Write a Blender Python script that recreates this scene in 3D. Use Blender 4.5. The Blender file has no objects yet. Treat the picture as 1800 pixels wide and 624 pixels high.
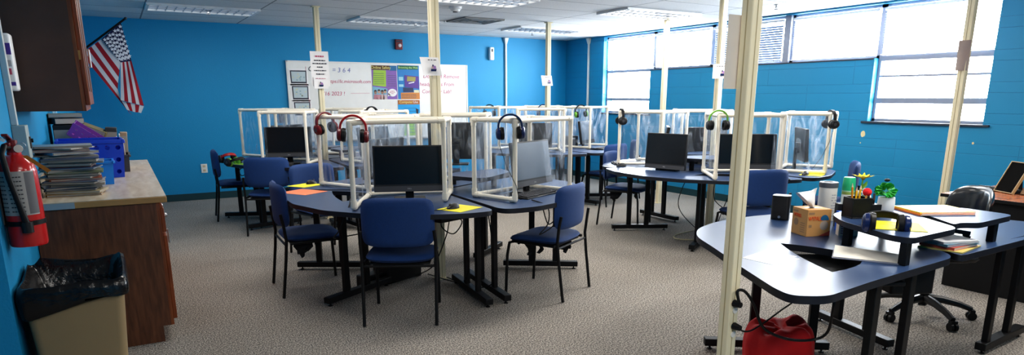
import bpy, bmesh, math, random
from mathutils import Vector, Matrix, noise
from mathutils.geometry import tessellate_polygon
random.seed(7)
PI = math.pi
sc = bpy.context.scene
COL = sc.collection
R = math.radians

# ------------------------------------------------------------------ camera
H = 1.482
YAW, PIT, F, CX, CY = .5397, -.2351, 1153.4, 911.6, 446.1
cy_, sy_, cp_, sp_ = math.cos(YAW), math.sin(YAW), math.cos(PIT), math.sin(PIT)
FW = Vector((sy_*cp_, cy_*cp_, sp_)); RT = Vector((cy_, -sy_, 0)); UP = RT.cross(FW)
cam = bpy.data.cameras.new('camera'); co = bpy.data.objects.new('camera', cam); COL.objects.link(co)
m = Matrix((RT, UP, -FW)).transposed().to_4x4(); m.translation = (0, 0, H)
co.matrix_world = m
cam.sensor_width = 36; cam.lens = F/1800*36
cam.shift_x = (900-CX)/1800; cam.shift_y = (CY-312)/1800
cam.clip_start = .05; cam.clip_end = 200
sc.camera = co

def ray(x, y): return FW + RT*((x-CX)/F) - UP*((y-CY)/F)
def on_y(x, y, Y):
    d = ray(x, y); return d*(Y/d.y) + Vector((0, 0, H))

# ------------------------------------------------------------------ materials
MATS = {}
def mat(name, col, rough=.5, metal=0, spec=.5, bump=0, bscale=60, var=0, vscale=8, emit=0, coat=0, sheen=0, alpha=1):
    if name in MATS: return MATS[name]
    m = bpy.data.materials.new(name); m.use_nodes = True
    nt = m.node_tree; b = nt.nodes['Principled BSDF']
    c = (*col, 1)
    b.inputs['Base Color'].default_value = c
    b.inputs['Roughness'].default_value = rough
    b.inputs['Metallic'].default_value = metal
    b.inputs['Specular IOR Level'].default_value = spec
    if coat: b.inputs['Coat Weight'].default_value = coat; b.inputs['Coat Roughness'].default_value = .15
    if sheen: b.inputs['Sheen Weight'].default_value = sheen
    if emit:
        b.inputs['Emission Color'].default_value = c; b.inputs['Emission Strength'].default_value = emit
    tc = nt.nodes.new('ShaderNodeTexCoord')
    n = nt.nodes.new('ShaderNodeTexNoise'); n.inputs['Scale'].default_value = vscale; n.inputs['Detail'].default_value = 4
    nt.links.new(tc.outputs['Object'], n.inputs['Vector'])
    mx = nt.nodes.new('ShaderNodeMix'); mx.data_type = 'RGBA'
    v = var if var else .06
    mx.inputs['A'].default_value = (*[max(0, k*(1-v)) for k in col], 1)
    mx.inputs['B'].default_value = (*[min(1, k*(1+v)) for k in col], 1)
    nt.links.new(n.outputs['Fac'], mx.inputs['Factor']); nt.links.new(mx.outputs['Result'], b.inputs['Base Color'])
    if bump:
        n2 = nt.nodes.new('ShaderNodeTexNoise'); n2.inputs['Scale'].default_value = bscale; n2.inputs['Detail'].default_value = 3
        nt.links.new(tc.outputs['Object'], n2.inputs['Vector'])
        bp = nt.nodes.new('ShaderNodeBump'); bp.inputs['Strength'].default_value = bump; bp.inputs['Distance'].default_value = .01
        nt.links.new(n2.outputs['Fac'], bp.inputs['Height']); nt.links.new(bp.outputs['Normal'], b.inputs['Normal'])
    MATS[name] = m
    return m

BLUE = (.003, .26, .50)
M_wall = mat('wall_blue', BLUE, .55, bump=.15, bscale=90, var=.05, vscale=1.5)
M_wood = mat('dark_wood', (.075, .026, .012), .4, var=.5, vscale=6)
M_cherry = mat('cherry_edge', (.26, .07, .022), .35, var=.3, vscale=9)
M_cab = mat('upper_cabinet_side', (.10, .045, .028), .45, var=.3, vscale=7)
M_lam = mat('pale_laminate', (.62, .50, .36), .28, var=.18, vscale=5)
M_lamedge = mat('laminate_edge', (.42, .24, .09), .4, var=.2)
M_cream = mat('cream_pole', (.80, .72, .51), .45)
M_pvc = mat('pvc', (.88, .81, .68), .35)
M_black = mat('black_metal', (.009, .009, .010), .45, spec=.3)
M_blackp = mat('black_plastic', (.012, .012, .013), .4, bump=.05, bscale=300)
M_screen = mat('screen', (.005, .005, .006), .22)
M_screen2 = mat('screen_satin', (.025, .03, .035), .38)
M_grey = mat('dark_grey_plastic', (.06, .06, .065), .45)
M_top = mat('desk_laminate', (.030, .062, .145), .34, var=.08, vscale=60)
M_edge = mat('desk_edge', (.010, .012, .020), .45)
M_fab = mat('blue_fabric', (.006, .045, .175), .75, bump=.25, bscale=350, sheen=.08, var=.12, vscale=40)
M_rag = mat('torn_lining', (.02, .02, .022), .95)
M_white = mat('white', (.86, .86, .86), .5)
M_offw = mat('off_white', (.75, .73, .68), .6)
M_paper = mat('paper', (.86, .84, .83), .7)
M_yel = mat('yellow_pad', (.90, .80, .02), .6)
M_org = mat('orange_paper', (.90, .24, .10), .65)
M_red = mat('red', (.55, .02, .02), .35)
M_dred = mat('dark_red', (.16, .008, .010), .35)
M_redgl = mat('gloss_red', (.52, .018, .02), .2, coat=.5)
M_navy = mat('navy_gloss', (.012, .025, .10), .25)
M_green = mat('green', (.16, .42, .05), .45)
M_alum = mat('grey_aluminium', (.26, .29, .37), .4, metal=.2)
M_dkslate = mat('slate_sill', (.03, .04, .06), .45)
M_base = mat('rubber_base', (.010, .050, .062), .5)
M_steel = mat('steel', (.55, .55, .56), .3, metal=.9)
M_can = mat('tan_plastic', (.30, .225, .125), .5)
M_bag = mat('black_bag', (.006, .006, .007), .22, bump=.6, bscale=22)
M_bluecrate = mat('royal_blue', (.008, .055, .50), .35)
M_bluebin = mat('sky_blue_bin', (.01, .22, .72), .35)
M_purple = mat('purple_basket', (.30, .09, .42), .4)
M_card = mat('cardboard', (.62, .33, .12), .7)
M_ink = mat('ink', (.04, .04, .06), .7)
M_redink = mat('red_ink', (.52, .10, .18), .7)
M_slat = mat('blind_slat', (.80, .84, .90), .5)
M_desk2 = mat('brown_desk_top', (.42, .14, .06), .25, var=.25, vscale=6)
M_navyflag = mat('flag_navy', (.012, .014, .07), .8)
M_redflag = mat('flag_red', (.34, .008, .022), .8)
M_whflag = mat('flag_white', (.60, .58, .60), .8)
M_teal = mat('teal_paint', (.02, .30, .42), .5)

def vinyl():
    m = bpy.data.materials.new('clear_vinyl'); m.use_nodes = True; nt = m.node_tree; nt.nodes.clear()
    o = nt.nodes.new('ShaderNodeOutputMaterial'); tr = nt.nodes.new('ShaderNodeBsdfTransparent'); tr.inputs[0].default_value = (.93, .95, .97, 1)
    gl = nt.nodes.new('ShaderNodeBsdfGlossy'); gl.inputs['Roughness'].default_value = .18; gl.inputs['Color'].default_value = (.9, .95, 1, 1)
    df = nt.nodes.new('ShaderNodeBsdfTranslucent'); df.inputs['Color'].default_value = (.8, .86, .95, 1)
    d2 = nt.nodes.new('ShaderNodeBsdfDiffuse'); d2.inputs['Color'].default_value = (.75, .82, .92, 1)
    tc = nt.nodes.new('ShaderNodeTexCoord'); mp = nt.nodes.new('ShaderNodeMapping'); mp.inputs['Scale'].default_value = (5, 5, 1.6)
    n = nt.nodes.new('ShaderNodeTexNoise'); n.inputs['Scale'].default_value = 2.2; n.inputs['Detail'].default_value = 5; n.inputs['Distortion'].default_value = 1.6
    nt.links.new(tc.outputs['Object'], mp.inputs[0]); nt.links.new(mp.outputs[0], n.inputs['Vector'])
    r = nt.nodes.new('ShaderNodeMapRange'); r.inputs['From Min'].default_value = .46; r.inputs['From Max'].default_value = .76; r.inputs['To Min'].default_value = .065; r.inputs['To Max'].default_value = .58
    nt.links.new(n.outputs['Fac'], r.inputs['Value'])
    bp = nt.nodes.new('ShaderNodeBump'); bp.inputs['Strength'].default_value = .5; bp.inputs['Distance'].default_value = .02
    nt.links.new(n.outputs['Fac'], bp.inputs['Height']); nt.links.new(bp.outputs[0], gl.inputs['Normal'])
    a = nt.nodes.new('ShaderNodeMixShader'); a.inputs[0].default_value = .5
    nt.links.new(df.outputs[0], a.inputs[1]); nt.links.new(d2.outputs[0], a.inputs[2])
    b = nt.nodes.new('ShaderNodeMixShader'); b.inputs[0].default_value = .35
    nt.links.new(a.outputs[0], b.inputs[1]); nt.links.new(gl.outputs[0], b.inputs[2])
    c = nt.nodes.new('ShaderNodeMixShader'); nt.links.new(r.outputs[0], c.inputs[0])
    nt.links.new(tr.outputs[0], c.inputs[1]); nt.links.new(b.outputs[0], c.inputs[2]); nt.links.new(c.outputs[0], o.inputs[0])
    return m
M_vinyl = vinyl()
def glass(name, tint=(1, 1, 1), gloss=.05):
    m = bpy.data.materials.new(name); m.use_nodes = True; nt = m.node_tree; nt.nodes.clear()
    o = nt.nodes.new('ShaderNodeOutputMaterial'); tr = nt.nodes.new('ShaderNodeBsdfTransparent'); tr.inputs[0].default_value = (*tint, 1)
    gl = nt.nodes.new('ShaderNodeBsdfGlossy'); gl.inputs['Roughness'].default_value = .02
    c = nt.nodes.new('ShaderNodeMixShader'); c.inputs[0].default_value = gloss
    nt.links.new(tr.outputs[0], c.inputs[1]); nt.links.new(gl.outputs[0], c.inputs[2]); nt.links.new(c.outputs[0], o.inputs[0])
    return m
M_glass = glass('window_glass'); M_clear = glass('clear_plastic', (.8, .85, .88), .18)

def wood_grain(m, axis_scale, dark, light, scale=5):
    nt = m.node_tree; b = nt.nodes['Principled BSDF']
    tc = nt.nodes.new('ShaderNodeTexCoord'); mp = nt.nodes.new('ShaderNodeMapping'); mp.inputs['Scale'].default_value = axis_scale
    n = nt.nodes.new('ShaderNodeTexNoise'); n.inputs['Scale'].default_value = scale; n.inputs['Detail'].default_value = 6; n.inputs['Distortion'].default_value = .4
    cr = nt.nodes.new('ShaderNodeValToRGB'); cr.color_ramp.elements[0].position = .3; cr.color_ramp.elements[1].position = .72
    cr.color_ramp.elements[0].color = (*dark, 1); cr.color_ramp.elements[1].color = (*light, 1)
    nt.links.new(tc.outputs['Object'], mp.inputs[0]); nt.links.new(mp.outputs[0], n.inputs['Vector'])
    nt.links.new(n.outputs['Fac'], cr.inputs[0]); nt.links.new(cr.outputs[0], b.inputs['Base Color'])
wood_grain(M_wood, (9, 9, 1.2), (.085, .032, .016), (.20, .075, .034))
wood_grain(M_cherry, (12, 12, 1), (.15, .036, .012), (.34, .10, .03))
wood_grain(M_desk2, (2, 14, 2), (.30, .085, .035), (.52, .20, .09))
wood_grain(M_lam, (6, 1.2, 6), (.52, .42, .30), (.74, .66, .54), 4)

def carpet():
    m = bpy.data.materials.new('carpet'); m.use_nodes = True; nt = m.node_tree; b = nt.nodes['Principled BSDF']
    b.inputs['Roughness'].default_value = .95; b.inputs['Specular IOR Level'].default_value = .1
    tc = nt.nodes.new('ShaderNodeTexCoord')
    n = nt.nodes.new('ShaderNodeTexNoise'); n.inputs['Scale'].default_value = 120; n.inputs['Detail'].default_value = 3; n.inputs['Roughness'].default_value = .7
    n2 = nt.nodes.new('ShaderNodeTexNoise'); n2.inputs['Scale'].default_value = 1.1; n2.inputs['Detail'].default_value = 3
    mp = nt.nodes.new('ShaderNodeMapping'); mp.inputs['Scale'].default_value = (1, .75, 1)
    cr = nt.nodes.new('ShaderNodeValToRGB')
    e = cr.color_ramp.elements; e[0].position = .38; e[0].color = (.065, .061, .060, 1); e[1].position = .64; e[1].color = (.66, .60, .52, 1)
    x = e.new(.5); x.color = (.29, .265, .24, 1)
    nt.links.new(tc.outputs['Object'], mp.inputs[0]); nt.links.new(mp.outputs[0], n.inputs['Vector']); nt.links.new(tc.outputs['Object'], n2.inputs['Vector'])
    nt.links.new(n.outputs['Fac'], cr.inputs[0])
    mx = nt.nodes.new('ShaderNodeMix'); mx.data_type = 'RGBA'; mx.blend_type = 'MULTIPLY'; mx.inputs['Factor'].default_value = .35
    c2 = nt.nodes.new('ShaderNodeValToRGB'); c2.color_ramp.elements[0].position = .35; c2.color_ramp.elements[0].color = (.6, .58, .56, 1); c2.color_ramp.elements[1].position = .65; c2.color_ramp.elements[1].color = (1, 1, 1, 1)
    nt.links.new(n2.outputs['Fac'], c2.inputs[0]); nt.links.new(cr.outputs[0], mx.inputs['A']); nt.links.new(c2.outputs[0], mx.inputs['B'])
    nt.links.new(mx.outputs['Result'], b.inputs['Base Color'])
    bp = nt.nodes.new('ShaderNodeBump'); bp.inputs['Strength'].default_value = .5; bp.inputs['Distance'].default_value = .008
    nt.links.new(n.outputs['Fac'], bp.inputs['Height']); nt.links.new(bp.outputs[0], b.inputs['Normal'])
    return m
def ceiling_mat():
    m = bpy.data.materials.new('ceiling_tiles'); m.use_nodes = True; nt = m.node_tree; b = nt.nodes['Principled BSDF']
    b.inputs['Roughness'].default_value = .85
    tc = nt.nodes.new('ShaderNodeTexCoord'); mp = nt.nodes.new('ShaderNodeMapping'); mp.inputs['Location'].default_value = (-.423, -(9.40-.6096*15), 0)
    br = nt.nodes.new('ShaderNodeTexBrick'); br.offset = 0; br.inputs['Scale'].default_value = 1
    br.inputs['Brick Width'].default_value = 1.2192; br.inputs['Row Height'].default_value = .6096; br.inputs['Mortar Size'].default_value = .009; br.inputs['Mortar Smooth'].default_value = .1
    br.inputs['Color1'].default_value = (.86, .86, .86, 1); br.inputs['Color2'].default_value = (.82, .825, .835, 1); br.inputs['Mortar'].default_value = (.30, .31, .33, 1)  # dark mortar colour paints the thin shadows along the grid lines
    n = nt.nodes.new('ShaderNodeTexNoise'); n.inputs['Scale'].default_value = 55; n.inputs['Detail'].default_value = 4
    mx = nt.nodes.new('ShaderNodeMix'); mx.data_type = 'RGBA'; mx.blend_type = 'MULTIPLY'; mx.inputs['Factor'].default_value = .25
    nt.links.new(tc.outputs['Object'], mp.inputs[0]); nt.links.new(mp.outputs[0], br.inputs['Vector']); nt.links.new(tc.outputs['Object'], n.inputs['Vector'])
    nt.links.new(br.outputs['Color'], mx.inputs['A']); nt.links.new(n.outputs['Fac'], mx.inputs['B']); nt.links.new(mx.outputs['Result'], b.inputs['Base Color'])
    return m
def block_mat():
    m = bpy.data.materials.new('painted_block'); m.use_nodes = True; nt = m.node_tree; b = nt.nodes['Principled BSDF']
    b.inputs['Roughness'].default_value = .5
    tc = nt.nodes.new('ShaderNodeTexCoord'); sp = nt.nodes.new('ShaderNodeSeparateXYZ'); nt.links.new(tc.outputs['Object'], sp.inputs[0])
    facs = []
    for off, w in ((.0976, .4064), (.0976+.2032, .4064)):
        cb = nt.nodes.new('ShaderNodeCombineXYZ'); nt.links.new(sp.outputs['Y'], cb.inputs['X'])
        ad = nt.nodes.new('ShaderNodeMath'); ad.operation = 'SUBTRACT'; ad.inputs[1].default_value = off; nt.links.new(sp.outputs['Z'], ad.inputs[0]); nt.links.new(ad.outputs[0], cb.inputs['Y'])
        br = nt.nodes.new('ShaderNodeTexBrick'); br.offset = .5; br.inputs['Scale'].default_value = 1
        br.inputs['Brick Width'].default_value = 1.2 if off < .1 else 40; br.inputs['Row Height'].default_value = .3048; br.inputs['Mortar Size'].default_value = .004 if off > .1 else .0035; br.inputs['Mortar Smooth'].default_value = .6
        nt.links.new(cb.outputs[0], br.inputs['Vector']); facs.append(br)
    mxm = nt.nodes.new('ShaderNodeMath'); mxm.operation = 'MAXIMUM'; nt.links.new(facs[0].outputs['Fac'], mxm.inputs[0]); nt.links.new(facs[1].outputs['Fac'], mxm.inputs[1])
    n = nt.nodes.new('ShaderNodeTexNoise'); n.inputs['Scale'].default_value = 120; nt.links.new(tc.outputs['Object'], n.inputs['Vector'])
    sb = nt.nodes.new('ShaderNodeMath'); sb.operation = 'MULTIPLY_ADD'; sb.inputs[1].default_value = -1.0; nt.links.new(mxm.outputs[0], sb.inputs[0])
    ns = nt.nodes.new('ShaderNodeMath'); ns.operation = 'MULTIPLY'; ns.inputs[1].default_value = .22; nt.links.new(n.outputs['Fac'], ns.inputs[0]); nt.links.new(ns.outputs[0], sb.inputs[2])
    bp = nt.nodes.new('ShaderNodeBump'); bp.inputs['Strength'].default_value = .6; bp.inputs['Distance'].default_value = .006
    nt.links.new(sb.outputs[0], bp.inputs['Height']); nt.links.new(bp.outputs[0], b.inputs['Normal'])
    mx = nt.nodes.new('ShaderNodeMix'); mx.data_type = 'RGBA'; mx.inputs['A'].default_value = (.012, .235, .43, 1); mx.inputs['B'].default_value = (.014, .19, .37, 1)
    nt.links.new(mxm.outputs[0], mx.inputs['Factor']); nt.links.new(mx.outputs['Result'], b.inputs['Base Color'])
    return m
M_carpet, M_ceil, M_block = carpet(), ceiling_mat(), block_mat()

# ------------------------------------------------------------------ mesh builder
class MB:
    def __init__(s): s.v = []; s.f = []; s.mi = []
    def add(s, vs, fs, mi=0):
        o = len(s.v); s.v += [tuple(p) for p in vs]
        for f in fs: s.f.append([o+i for i in f]); s.mi.append(mi)
        return s
    def box(s, c, d, rz=0, mi=0, M=None):
        x, y, z = d[0]/2, d[1]/2, d[2]/2
        vs = [Vector((a*x, b*y, e*z)) for e in (-1, 1) for b in (-1, 1) for a in (-1, 1)]
        r = M if M is not None else Matrix.Rotation(rz, 3, 'Z')
        vs = [r @ p + Vector(c) for p in vs]
        return s.add(vs, [(0, 2, 3, 1), (4, 5, 7, 6), (0, 1, 5, 4), (2, 6, 7, 3), (0, 4, 6, 2), (1, 3, 7, 5)], mi)
    def span(s, a, b, w, t, mi=0):
        # rectangular bar from a to b, w across (horizontal), t in the third direction
        a, b = Vector(a), Vector(b); d = (b-a); L = d.length; d.normalize()
        u = Vector((0, 0, 1)); sd = d.cross(u)
        if sd.length < 1e-4: sd = Vector((1, 0, 0))
        sd.normalize(); n = sd.cross(d)
        M = Matrix((d, sd, n)).transposed()
        return s.box((a+b)/2, (L, w, t), M=M, mi=mi)
    def tube(s, pts, r, n=8, mi=0, cap=True, closed=False):
        pts = [Vector(p) for p in pts]; k = len(pts); rs = r if isinstance(r, (list, tuple)) else [r]*k
        vs = []; prev = None
        for i, p in enumerate(pts):
            if closed: t = pts[(i+1) % k]-pts[i-1]
            else: t = pts[min(i+1, k-1)]-pts[max(i-1, 0)]
            if t.length < 1e-9: t = Vector((0, 0, 1))
            t.normalize()
            if prev is None:
                u = Vector((0, 0, 1)) if abs(t.z) < .9 else Vector((1, 0, 0))
                a = t.cross(u).normalized()
            else:
                a = (prev - t*prev.dot(t));
                a = a.normalized() if a.length > 1e-6 else t.orthogonal().normalized()
            prev = a; b = t.cross(a)
            for j in range(n):
                th = 2*PI*j/n; vs.append(p + (a*math.cos(th)+b*math.sin(th))*rs[i])
        fs = []
        for i in range(k if closed else k-1):
            i2 = (i+1) % k
            for j in range(n): fs.append((i*n+j, i*n+(j+1) % n, i2*n+(j+1) % n, i2*n+j))
        if cap and not closed: fs.append(tuple(range(n-1, -1, -1))); fs.append(tuple((k-1)*n+j for j in range(n)))
        return s.add(vs, fs, mi)
    def lathe(s, prof, c=(0, 0, 0), n=20, mi=0, M=None, sy=1):
        vs = []; k = len(prof)
        for r, z in prof:
            for j in range(n):
                th = 2*PI*j/n; p = Vector((r*math.cos(th), r*math.sin(th)*sy, z))
                if M is not None: p = M @ p
                vs.append(p+Vector(c))
        fs = [(i*n+j, i*n+(j+1) % n, (i+1)*n+(j+1) % n, (i+1)*n+j) for i in range(k-1) for j in range(n)]
        if prof[0][0] > 1e-6: fs.append(tuple(range(n-1, -1, -1)))
        if prof[-1][0] > 1e-6: fs.append(tuple((k-1)*n+j for j in range(n)))
        return s.add(vs, fs, mi)
    def ball(s, c, r, n=12, mi=0, sc=(1, 1, 1)):
        prof = [(r*math.sin(PI*i/8), -r*math.cos(PI*i/8)) for i in range(9)]; prof[0] = (1e-7, -r); prof[-1] = (1e-7, r)
        M = Matrix.Diagonal(sc)
        return s.lathe(prof, c, n, mi, M)
    def prism(s, poly, z0, z1, holes=(), mi=0, mside=None):
        mside = mi if mside is None else mside
        loops = [list(poly)]+[list(h) for h in holes]
        flat = [p for l in loops for p in l]; N = len(flat)
        tr = tessellate_polygon([[Vector((p[0], p[1], 0)) for p in l] for l in loops])
        vs = [(p[0], p[1], z0) for p in flat]+[(p[0], p[1], z1) for p in flat]
        top = []; bot = []
        for t in tr:
            a, b, c = (Vector((*flat[i], 0)) for i in t)
            t = tuple(t) if (b-a).cross(c-a).z > 0 else tuple(reversed(t))
            top.append(tuple(i+N for i in t)); bot.append(tuple(reversed(t)))
        s.add(vs, top+bot, mi)
        o = 0
        for li, l in enumerate(loops):
            ar = sum(l[i][0]*l[(i+1) % len(l)][1]-l[(i+1) % len(l)][0]*l[i][1] for i in range(len(l)))
            k = len(l); fs = []
            for i in range(k):
                j = (i+1) % k; q = (i, j, k+j, k+i)
                if (ar < 0) != (li > 0): q = tuple(reversed(q))
                fs.append(q)
            s.add([(p[0], p[1], z0) for p in l]+[(p[0], p[1], z1) for p in l], fs, mside)
        return s
    def quad(s, a, b, c, d, mi=0): return s.add([a, b, c, d], [(0, 1, 2, 3)], mi)
    def pillow(s, w, h, t, n=7, N=12, f=lambda p: p, mi=0, e=8):
        vs = []; idx = {}
        for side in (1, -1):
            for i in range(N+1):
                for j in range(N+1):
                    u = math.sin((2*i/N-1)*PI/2)*.0+(2*i/N-1); v = 2*j/N-1
                    # denser near the rim
                    u = math.copysign(1-(1-abs(u))**1.5, u); v = math.copysign(1-(1-abs(v))**1.5, v)
                    q = max(abs(u), abs(v)); d = (abs(u)**n+abs(v)**n)**(1/n) or 1
                    k = q/d if q else 1
                    th = t/2*max(0, 1-q**e)**.5
                    idx[(side, i, j)] = len(vs); vs.append(f(Vector((u*k*w/2, v*k*h/2, side*th))))
        fs = []
        for side in (1, -1):
            for i in range(N):
                for j in range(N):
                    q = [idx[(side, i, j)], idx[(side, i+1, j)], idx[(side, i+1, j+1)], idx[(side, i, j+1)]]
                    fs.append(q if side > 0 else q[::-1])
        return s.add(vs, fs, mi)
    def build(s, name, mats, parent=None, bevel=0, smooth=35, weld=True, loc=None):
        me = bpy.data.meshes.new(name); me.from_pydata(s.v, [], s.f)
        if not isinstance(mats, (list, tuple)): mats = [mats]
        for m in mats: me.materials.append(m)
        for p, k in zip(me.polygons, s.mi): p.material_index = k
        if weld:
            bm = bmesh.new(); bm.from_mesh(me); bmesh.ops.remove_doubles(bm, verts=bm.verts, dist=1e-5); bm.to_mesh(me); bm.free()
        if smooth:
            me.polygons.foreach_set('use_smooth', [True]*len(me.polygons)); me.set_sharp_from_angle(angle=R(smooth))
        o = bpy.data.objects.new(name, me); COL.objects.link(o)
        if parent: o.parent = parent
        if loc: o.location = loc
        if bevel:
            b = o.modifiers.new('bevel', 'BEVEL'); b.width = bevel; b.segments = 2; b.limit_method = 'ANGLE'; b.angle_limit = R(40)
        return o

def tag(o, label, cat, group=None):
    o['label'] = label; o['category'] = cat
    if group: o['group'] = group
    return o
def thing(name, label, cat, loc=(0, 0, 0), rz=0, group=None):
    o = bpy.data.objects.new(name, None); o.empty_display_size = .1; COL.objects.link(o)
    o.location = loc; o.rotation_euler = (0, 0, rz)
    return tag(o, label, cat, group)
def struct(name, mb, mats, parent=None, **k):
    o = mb.build(name, mats, parent, **k); o['kind'] = 'structure'; return o
def copy_tree(o, parent=None):
    c = o.copy(); COL.objects.link(c)
    if parent: c.parent = parent
    for ch in list(o.children): copy_tree(ch, c)
    return c
def text(body, size, m, parent, loc, rot=(0, 0, 0), name='lettering', align='CENTER', ex=.0006, sx=1, shear=0):
    cu = bpy.data.curves.new('text', 'FONT'); cu.body = body; cu.size = size; cu.align_x = align; cu.align_y = 'CENTER'; cu.extrude = ex; cu.shear = shear; cu.resolution_u = 3
    t = bpy.data.objects.new('text', cu); COL.objects.link(t)
    me = bpy.data.meshes.new_from_object(t.evaluated_get(bpy.context.evaluated_depsgraph_get()))
    bpy.data.objects.remove(t); me.materials.clear(); me.materials.append(m); me.name = name
    o = bpy.data.objects.new(name, me); COL.objects.link(o); o.parent = parent; o.location = loc; o.rotation_euler = rot
    o.scale = (sx, 1, 1); return o
BACK = (PI/2, 0, 0)            # text facing -Y
def arc_pts(n, f): return [f(i/(n-1)) for i in range(n)]

# ------------------------------------------------------------------ room shell
XL, XR, YB, ZC = -.465, 7.44, 10.67, 2.507
YN = -2.2                        # wall behind the camera
struct('floor', MB().quad((-3, YN, 0), (XR+.3, YN, 0), (XR+.3, YB+.3, 0), (-3, YB+.3, 0)), M_carpet, smooth=0)
struct('ceiling', MB().quad((-3, YN, ZC), (-3, YB+.3, ZC), (XR+.3, YB+.3, ZC), (XR+.3, YN, ZC)), M_ceil, smooth=0)
struct('wall_back', MB().box(((XL+XR)/2, YB+.1, ZC/2), (XR-XL+.4, .2, ZC)), M_wall, smooth=0)
YC = 3.30                        # outside corner of the left wall
struct('wall_left', MB().box((XL-.1, (YC+YB)/2, ZC/2), (.2, YB-YC, ZC)), M_wall, smooth=0)
struct('wall_left_return', MB().box((XL-1.2, YC+.099, ZC/2), (2.0, .2, ZC)), M_wall, smooth=0)
struct('wall_near_left', MB().box((-2.55, (YN+YC)/2, ZC/2), (.2, YC-YN, ZC)), M_wall, smooth=0)
struct('wall_near', MB().box(((XR-2.6)/2, YN-.1, ZC/2), (XR+2.6, .2, ZC)), M_wall, smooth=0)
# right wall with openings: band z 1.905-2.49 for y 3.36..9.52, lower windows z 1.205-1.905
W = .22
wr = MB()
def wrbox(y0, y1, z0, z1): wr.box((XR+W/2, (y0+y1)/2, (z0+z1)/2), (W, y1-y0, z1-z0))
YW = [9.52, 8.30, 7.08, 5.80, 4.57, 3.36]
wrbox(YN, 3.36, 0, ZC); wrbox(9.52, YB, 0, ZC); wrbox(3.36, 9.52, 2.487, ZC)
wrbox(4.57, 8.30, 0, 1.905); wrbox(3.36, 4.57, 0, 1.205); wrbox(8.30, 9.52, 0, 1.205)
struct('wall_right', wr, M_block, smooth=0)
struct('baseboard_back', MB().box(((XL+XR)/2, YB-.004, .05), (XR-XL, .008, .10)), M_base, smooth=0)
struct('baseboard_right', MB().box((XR-.004, (YB+YN)/2, .05), (.008, YB-YN, .10)), M_base, smooth=0)
# flaked paint spots on the blue block wall
for i, (y, z, r) in enumerate(((4.60, 1.06, .034), (4.62, .955, .008), (3.42, 1.02, .012))):
    pts = [(y+r*(.75+.3*random.random())*math.cos(2*PI*k/10), z+1.2*r*(.75+.3*random.random())*math.sin(2*PI*k/10)) for k in range(10)]
    mb = MB(); mb.add([(XR-.0015, a, b) for a, b in pts], [tuple(range(10))])
    o = mb.build('paint_chip', mat('chip_tan', (.72, .60, .34), .7), smooth=0)
    tag(o, ['large pale paint chip in the blue block wall below the tall window', 'tiny paint chip in the blue block wall under the large chip', 'small round paint chip below the end of the dark window sill'][i], 'paint chip', 'paint chips in the block wall')

# windows
def window(n, y0, y1, z0, z1, rails, first=False, last=False):
    y0, y1 = min(y0, y1), max(y0, y1)
    r = bpy.data.objects.new('window_%d' % n, None); COL.objects.link(r); r.location = (XR+.12, (y0+y1)/2, z0); r['kind'] = 'structure'
    hy = (y1-y0)/2; hz = z1-z0; t = .032
    fr = MB()
    fr.box((0, -hy+t/2, hz/2), (.07, t, hz)); fr.box((0, hy-t/2, hz/2), (.07, t, hz))
    fr.box((0, 0, t/2), (.07, hy*2, t)); fr.box((0, 0, hz-t/2), (.07, hy*2, t))
    fr.build('window_frame', M_alum, r, smooth=0)
    for z, th in rails:
        MB().box((-.002, 0, z-z0), (.075, hy*2-2*t, th)).build('window_rail', M_alum, r, smooth=0)
    MB().box((.01, 0, hz/2), (.006, hy*2-.05, hz-.05)).build('window_glass', M_glass, r, smooth=0)
window(1, YW[0], YW[1], 1.205, 2.487, [(1.905, .045), (1.435, .045)])
window(2, YW[1], YW[2], 1.905, 2.487, [])
window(3, YW[2], YW[3]+.045, 1.905, 2.487, [])
window(4, YW[3]-.045, YW[4], 1.905, 2.487, [])
window(5, YW[4], YW[5], 1.205, 2.487, [(1.905, .06), (1.707, .022), (1.437, .06)])
struct('trim_1', MB().box((XR+.10, YW[3], 2.196), (.12, .09, .582)), M_alum, smooth=0)
struct('trim_2', MB().box((XR-.005+.1, 3.965, 1.195), (.24, 1.34, .022)), M_dkslate, bevel=.003)
struct('trim_3', MB().box((XR-.005+.1, 8.91, 1.195), (.24, 1.30, .022)), M_dkslate, bevel=.003)
struct('trim_4', MB().box((XR+.08, 6.44, 1.898), (.17, 3.72, .014)), M_dkslate, smooth=0)
def blind(y0, y1, z0, z1, tilt, label, pitch=.027, sag=0, m=None, hw=.0095):
    y0, y1 = min(y0, y1)+.03, max(y0, y1)-.03
    r = thing('window_blind', label, 'window blind', (XR+.055, (y0+y1)/2, z0), 0, 'horizontal blinds along the high windows')
    hy = (y1-y0)/2; hz = z1-z0
    MB().box((0, 0, hz-.018), (.034, hy*2, .03)).build('headrail', M_slat, r, smooth=0)
    n = int((hz-.05)/pitch); mb = MB()
    for i in range(n):
        z = .012+i*pitch
        dz = sag*max(0, 1-i/6)
        for (ya, yb) in ((-hy, hy),):
            c, s = hw*math.cos(tilt), hw*math.sin(tilt)
            mb.quad((-c, ya, z-s-dz), (-c, yb, z-s), (c, yb, z+s), (c, ya, z+s-dz))
    mb.build('slats', m or M_slat, r, smooth=0, weld=False)
    MB().box((0, 0, .004), (.024, hy*2, .01)).build('bottom_rail', M_slat, r, smooth=0)
    for y in (-hy+.10, hy-.10): MB().tube([(-.016, y, 0), (-.016, y, hz-.03)], .0022, 4).build('ladder_cord', M_grey, r)
    MB().tube([(-.02, hy-.05, hz-.03), (-.022, hy-.055, .02)], .0045, 6).build('tilt_wand', M_offw, r)
blind(YW[0], YW[1], 1.94, 2.45, .05, 'open slatted blind over the tall window beside the room corner')
blind(YW[1], YW[2], 1.95, 2.45, .05, 'open slatted blind with a crooked bottom rail, second from the room corner', sag=.03)
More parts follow.
